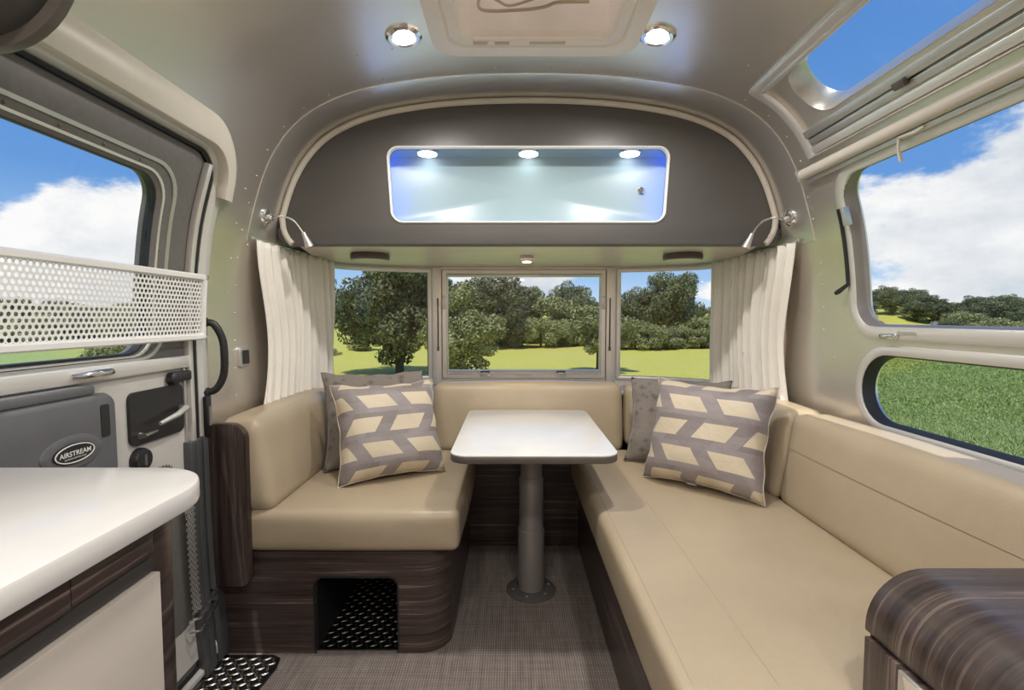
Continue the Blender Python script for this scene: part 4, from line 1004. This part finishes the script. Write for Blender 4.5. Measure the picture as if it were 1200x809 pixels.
MB().box(.552, 1.09, -.6, .84, .01, .653).build('carcass', 'wood_across', rc, smooth=False)
MB().box(.540, .5525, .30, .838, .35, .648).build('drawer_front', 'wood_across', rc, bevel=.002)
hp = MB().box(.534, .5405, .67, .755, .565, .648).build('pull_plate', 'satin_aluminium', rc, bevel=.002)
MB().prism([(.682, .645), (.743, .645), (.725, .585), (.700, .585)], lambda y, z: (.5345, y, z), lambda y, z: (.5325, y, z)).build('pull_recess', 'chrome', hp, smooth=False)
# overhead lockers at both sides near the camera
def locker(sg, x1, zb, y1, label, r):
    t = thing('overhead_locker', label, 'cabinet', (sg * .95, .2, zb))
    def pr_(x, z, r, ins):
        sh = [(p[0] + p[2] * ins, p[1] + p[3] * ins) for p in (sec(float(q)) for q in np.linspace(1.4, STOT, 120))]
        return [*[(x + r - r * math.sin(R(90 * k / 10)), z + r - r * math.cos(R(90 * k / 10))) for k in range(11)], *[p for p in sh[::-1] if p[0] > x and p[1] > z]]
    mpp = lambda y: (lambda x, z: (sg * x, y, z))
    MB().prism(pr_(x1 + .016, zb + .016, r, .014), mpp(-.6), mpp(y1 - .02)).build('locker_body', 'dark_shell', t)
    MB().prism(pr_(x1, zb, r + .01, .008), mpp(y1 - .02), mpp(y1)).build('end_panel', 'edge_brown', t, bevel=.003)
    return t
locker(-1, .775, 1.632, .85, 'dark overhead locker with a rounded end panel over the white worktop', .14)
locker(1, .775, 1.755, .80, 'dark overhead locker end above the rolled wood cabinet', .10)

# ------------------------------------------------------------------ outdoors: meadow and hills
CAMX = -.072
def sstep(a, b, x):
    t = min(max((x - a) / (b - a), 0), 1); return t * t * (3 - 2 * t)
def ground_z(x, y):
    r = math.hypot(x, y); az = math.degrees(math.atan2(x, y))
    h = -.75 - 3.25 * sstep(4, 38, r) * (1 - .45 * sstep(50, 90, abs(az)))
    def bell(c, w): return math.exp(-((az - c) / w) ** 2)
    h += sstep(60, 170, r) * (4.4 * bell(-24, 11) + 2.0 * bell(8, 14) + 3 * bell(-50, 20) + 4 * bell(75, 14))
    h += sstep(104, 166, r) * (8.6 * bell(36.5, 5.0) + 4.6 * bell(45, 3.4))
    h += sstep(230, 420, r) * (8.5 + 1.5 * math.sin(az * .21) + 1.0 * math.sin(az * .57 + 1))
    h += .25 * math.sin(x * .07 + 1) * math.sin(y * .06) * sstep(20, 60, r)
    return h
gm = MB(); rs = [0] + list(np.geomspace(2.2, 520, 70)); na = 144; vs = [(0, .0, ground_z(0, 0))]
for r in rs[1:]:
    for k in range(na):
        a = 2 * math.pi * k / na; vs.append((r * math.sin(a), r * math.cos(a), ground_z(r * math.sin(a), r * math.cos(a))))
fs = [(0, 1 + k, 1 + (k + 1) % na) for k in range(na)]
for i in range(len(rs) - 2):
    for k in range(na):
        a, b_ = 1 + i * na + k, 1 + i * na + (k + 1) % na; fs.append((a, a + na, b_ + na, b_))
gm.add(vs, fs); g = gm.build('ground', 'meadow_grass'); tag(g, 'sunny green meadow with rolling hills around the trailer', None, None, 'structure')
# trees
def foliage(seed, blobs, nleaf, size, squash=.8):
    rn = np.random.default_rng(seed)
    B = np.array(blobs); w = B[:, 3] ** 2; w /= w.sum()
    idx = rn.choice(len(B), nleaf, p=w); d = rn.normal(size=(nleaf, 3)); d /= np.linalg.norm(d, axis=1)[:, None]
    rad = rn.uniform(.72, 1.05, nleaf)[:, None]
    P = B[idx, :3] + d * B[idx, 3:4] * rad * np.array([1, 1, squash])
    n = d + rn.normal(scale=.55, size=d.shape); n /= np.linalg.norm(n, axis=1)[:, None]
    a = np.cross(n, rn.normal(size=d.shape)); a /= np.linalg.norm(a, axis=1)[:, None]; b_ = np.cross(n, a)
    s = size * rn.uniform(.6, 1.35, nleaf)[:, None]
    V = np.stack([P - a * s, P + b_ * s * .55, P + a * s, P - b_ * s * .55], 1).reshape(-1, 3)
    F_ = np.arange(nleaf * 4).reshape(-1, 4)
    me = bpy.data.meshes.new('foliage'); me.from_pydata(V.tolist(), [], F_.tolist()); return me
def blobset(seed, n, rx, rz, zc, r0, r1, hollow=.55):
    rn = random.Random(seed); out_ = []
    for _ in range(n):
        while True:
            p = Vector((rn.uniform(-1, 1), rn.uniform(-1, 1), rn.uniform(-1, 1)))
            if hollow < p.length < 1: break
        out_.append((p.x * rx, p.y * rx, zc + p.z * rz, rn.uniform(r0, r1)))
    return out_
def trunk_mesh(seed, h, r, lean=.03, nb=6, zf=.35, spread=.25):
    rn = random.Random(seed); mb = MB()
    mb.tube([(0, 0, -.03), (lean * .3, 0, h * .3), (lean, .01, h * .7), (lean * 1.3, 0, h)], [r * 1.35, r, r * .75, r * .35], 8)
    for k in range(nb):
        a = 2 * math.pi * k / nb + rn.uniform(-.4, .4); z0 = h * rn.uniform(zf, .75); l = rn.uniform(.7, 1.2) * spread
        mb.tube([(lean * .7, 0, z0), (math.cos(a) * l * .5, math.sin(a) * l * .5, z0 + .12), (math.cos(a) * l, math.sin(a) * l, z0 + .2)], [r * .5, r * .33, r * .12], 6)
    return mb
KINDS = {}
def tree_kind(key, name, seed, blobs, nleaf, size, mat, th, tr, **kw):
    fm = foliage(seed, blobs, nleaf, size); fm.materials.append(MATS[mat])
    tm = trunk_mesh(seed, th, tr, **kw).build('trunk', 'bark'); tme = tm.data; bpy.data.objects.remove(tm)
    KINDS[key] = (name, fm, tme)
tree_kind('oak', 'oak_tree', 11, blobset(1, 60, .45, .42, .54, .09, .16) + blobset(31, 16, .25, .25, .55, .12, .2, 0), 26000, .0165, 'oak_leaf', .75, .028, nb=9, zf=.25)
tree_kind('pale', 'willow_tree', 12, blobset(2, 40, .34, .44, .50, .08, .14) + blobset(32, 12, .18, .28, .45, .1, .18, 0), 16000, .017, 'pale_leaf', .7, .022, nb=7)
tree_kind('round', 'round_tree', 13, blobset(3, 44, .42, .44, .52, .09, .17) + blobset(33, 14, .25, .25, .5, .12, .2, 0), 15000, .020, 'far_leaf', .7, .025, nb=7, zf=.2)
tree_kind('thorn', 'thorn_tree', 14, blobset(4, 26, .46, .32, .62, .10, .16, .3), 11000, .021, 'hedge_leaf', .7, .030, lean=.05, nb=8, zf=.35, spread=.35)
tree_kind('bush', 'hedge_bush', 15, blobset(5, 24, .56, .40, .40, .16, .26, .3), 9000, .028, 'hedge_leaf', .5, .03, nb=6, zf=.1)
tree_kind('palebush', 'hedge_bush', 16, blobset(6, 24, .50, .44, .42, .14, .24, .3), 9000, .028, 'pale_leaf', .5, .03, nb=6, zf=.1)
def plant(key, px, depth, hgt, wide, label, group=None, sink=.0, cat='tree'):
    x = CAMX + (px - 600) / 585 * depth; y = depth
    name, fm, tme = KINDS[key]
    t = thing(name, label, cat, (x, y, ground_z(x, y) - sink), group)
    t.rotation_euler = (0, 0, random.uniform(0, 6.28)); t.scale = (wide, wide, hgt)
    for nm, me in (('foliage', fm), ('trunk', tme)):
        o = bpy.data.objects.new(nm, me); COL.objects.link(o); o.parent = t
        if nm == 'foliage': o['kind'] = 'stuff'
    return t
# meadow trees seen through the front windows
plant('oak', 468, 46, 10.9, 11.6, 'big dense dark oak close to the front windows')
plant('pale', 541, 41, 8.0, 8.4, 'pale green tree leaning out beside the big oak')
plant('thorn', 702, 47, 6.4, 6.6, 'small spreading tree alone in the meadow near the front windows')
plant('round', 574, 84, 13.2, 13.0, 'tall dark tree at the meadow edge next to the pale tree')
plant('round', 604, 98, 12.2, 11.0, 'broad dark tree behind the middle of the hedge')
plant('thorn', 622, 112, 11.5, 9.0, 'slender tree rising behind the hedge')
plant('palebush', 645, 95, 10.2, 11.0, 'rounded light green tree behind the hedge', cat='tree')
plant('round', 668, 125, 13.0, 12.0, 'far dark tree beyond the light green tree')
plant('round', 683, 120, 9.5, 8.0, 'smaller far dark tree beyond the hedge end')
plant('oak', 785, 98, 14.0, 12.0, 'large dark oak standing in the hedge')
plant('round', 745, 100, 11.0, 10.5, 'rounded tree in the hedge next to the large dark oak')
plant('round', 841, 210, 10.5, 8.0, 'lone tree on the skyline past the hedge')
plant('bush', 836, 92, 6.0, 8.0, 'tall bush at the curtain end of the hedge', cat='bush')
for px, D_, h_, w_ in ((612, 86, 4.6, 6.0), (634, 86, 5.6, 6.5), (655, 87, 5.0, 6.5), (672, 89, 4.4, 6.0), (690, 90, 4.2, 6), (725, 82, 4.6, 6.5), (745, 80, 4.8, 6.5), (764, 80, 4.4, 6.0), (783, 81, 3.9, 6.0), (803, 82, 3.7, 6.0), (822, 82, 3.4, 6.0), (842, 83, 3.3, 6.0), (858, 83, 3.6, 6.0), (595, 88, 4.0, 5.0)):
    kd_ = random.choice(('bush', 'bush', 'palebush'))
    plant(kd_, px, D_, h_ * 1.1, w_ * .85, ('%s hedge bush at the far edge of the meadow, %s' % ('pale green' if kd_ == 'palebush' else 'mid green', 'behind the small spreading tree' if px > 700 else 'below the tall wood')), 'hedge bushes at the meadow edge', cat='bush')
plant('round', 376, 120, 13.0, 9.0, 'dark tree beside the curtain on the sloping meadow')
plant('round', 402, 150, 9.5, 12, 'dark tree on the crest of the sloping meadow')
plant('round', 424, 158, 7.5, 9, 'smaller tree on the crest beside the oak')
plant('palebush', 428, 74, 2.6, 4.5, 'pale low bush in the meadow beside the oak', cat='bush')
plant('bush', 386, 66, 1.0, 2.6, 'tiny low shrub in the meadow grass', cat='bush')
rt = random.Random(3)
for k in range(46):     # wooded far ridge in front
    az = R(-30 + 62 * k / 45 + rt.uniform(-.4, .4)); d_ = rt.uniform(300, 380)
    px = 600 + 585 * math.tan(az)
    plant('round', px, d_ * math.cos(az), rt.uniform(5.5, 8.5), rt.uniform(9, 13), 'far tree in the woods along the skyline ridge', 'trees on the far ridge')
# wooded hill seen through the side window
PUT = []
HILL = {'round': 'dark round tree of the wooded hill %s', 'bush': 'mid green bushy tree of the wooded hill %s', 'palebush': 'pale green bushy tree of the wooded hill %s'}
for k in range(260):
    u_, v_ = rt.random(), rt.random()
    az = R(32 + 16 * u_); d_ = 92 + 92 * v_
    gap = 35.3 < math.degrees(az) < 41.0 and 108 < d_ < 140
    q_ = (d_ * math.sin(az), d_ * math.cos(az))
    if gap or any(math.hypot(q_[0] - a_[0], q_[1] - a_[1]) < 4.6 for a_ in PUT): continue
    PUT.append(q_)
    kd_ = rt.choice(('round', 'round', 'bush', 'palebush', 'round')) if d_ < 140 else 'round'
    plant(kd_, 600 + 585 * math.tan(az), d_ * math.cos(az), rt.uniform(4.0, 6.0) * (.72 if d_ < 112 else 1), rt.uniform(5.5, 7.5), HILL[kd_] % ('below the clearing' if d_ < 125 else 'above the clearing'), 'trees on the wooded hill')
# field edge seen through the entry door window
for k in range(26):
    az = R(-60 + 26 * k / 25 + rt.uniform(-.5, .5)); d_ = rt.uniform(95, 140)
    kd_ = rt.choice(('round', 'bush', 'palebush'))
    plant(kd_, 600 + 585 * math.tan(az), d_ * math.cos(az), rt.uniform(5, 9), rt.uniform(6, 10), {'round': 'dark round tree in the row across the field outside the entry door', 'bush': 'mid green bushy tree in the row across the field outside the entry door', 'palebush': 'pale bushy tree in the row across the field outside the entry door'}[kd_], 'trees across the field')
plant('pale', 143, 26, 5.6, 4.6, 'pale round tree standing alone outside the entry door window')
# tufted grass close to the low side window
rg = np.random.default_rng(9); NG = 130000
gr_, gq_ = np.exp(rg.uniform(math.log(5.0), math.log(84), NG)), np.radians(rg.uniform(32, 52, NG))
gx, gy = gr_ * np.sin(gq_), gr_ * np.cos(gq_)
gz = np.array([ground_z(a, b_) for a, b_ in zip(gx, gy)]); ga = rg.uniform(0, 6.28, NG); gh = rg.uniform(.03, .09, NG) * np.sqrt(gr_ / 8); gw = rg.uniform(.010, .024, NG) * gr_ / 7
lx, ly = rg.normal(scale=.05, size=NG), rg.normal(scale=.05, size=NG)
V = np.stack([np.stack([gx - np.cos(ga) * gw, gy - np.sin(ga) * gw, gz - .02], 1), np.stack([gx + np.cos(ga) * gw, gy + np.sin(ga) * gw, gz - .02], 1), np.stack([gx + lx, gy + ly, gz + gh], 1)], 1).reshape(-1, 3)
me = bpy.data.meshes.new('grass_tufts'); me.from_pydata(V.tolist(), [], np.arange(NG * 3).reshape(-1, 3).tolist()); me.materials.append(MATS['meadow_grass'])
o = bpy.data.objects.new('grass_tufts', me); COL.objects.link(o); tag(o, 'tufty green grass outside the low oval window', 'grass', None, 'stuff')
# small farmhouses far off
def farmhouse(px, depth, w, d, h, label):
    x = CAMX + (px - 600) / 585 * depth; z = ground_z(x, depth)
    t = thing('farmhouse', label, 'house', (x, depth, z))
    MB().box(x - w / 2, x + w / 2, depth - d / 2, depth + d / 2, z - 1, z + h).build('walls', 'white_paint', t, smooth=False)
    MB().prism([(-d / 2 - .3, h), (d / 2 + .3, h), (0, h + d * .42)], lambda a, b_: (x - w / 2 - .3, depth + a, z + b_), lambda a, b_: (x + w / 2 + .3, depth + a, z + b_)).build('roof', 'stone', t, smooth=False)
    MB().box(x + w * .3, x + w * .3 + .7, depth - .35, depth + .35, z + h, z + h + d * .42 + .9).build('chimney', 'stone', t, smooth=False)
    for k in (-.3, 0, .3):
        MB().box(x + k * w - .4, x + k * w + .4, depth - d / 2 - .05, depth - d / 2 + .02, z + h * .4, z + h * .8).build('window', 'black_plastic', t, smooth=False)
farmhouse(679, 215, 8, 5, 3.4, 'tiny pale farmhouse far off beyond the hedge')
farmhouse(1082, 88, 5, 3.2, 1.7, 'low pale barn at the foot of the wooded hill')
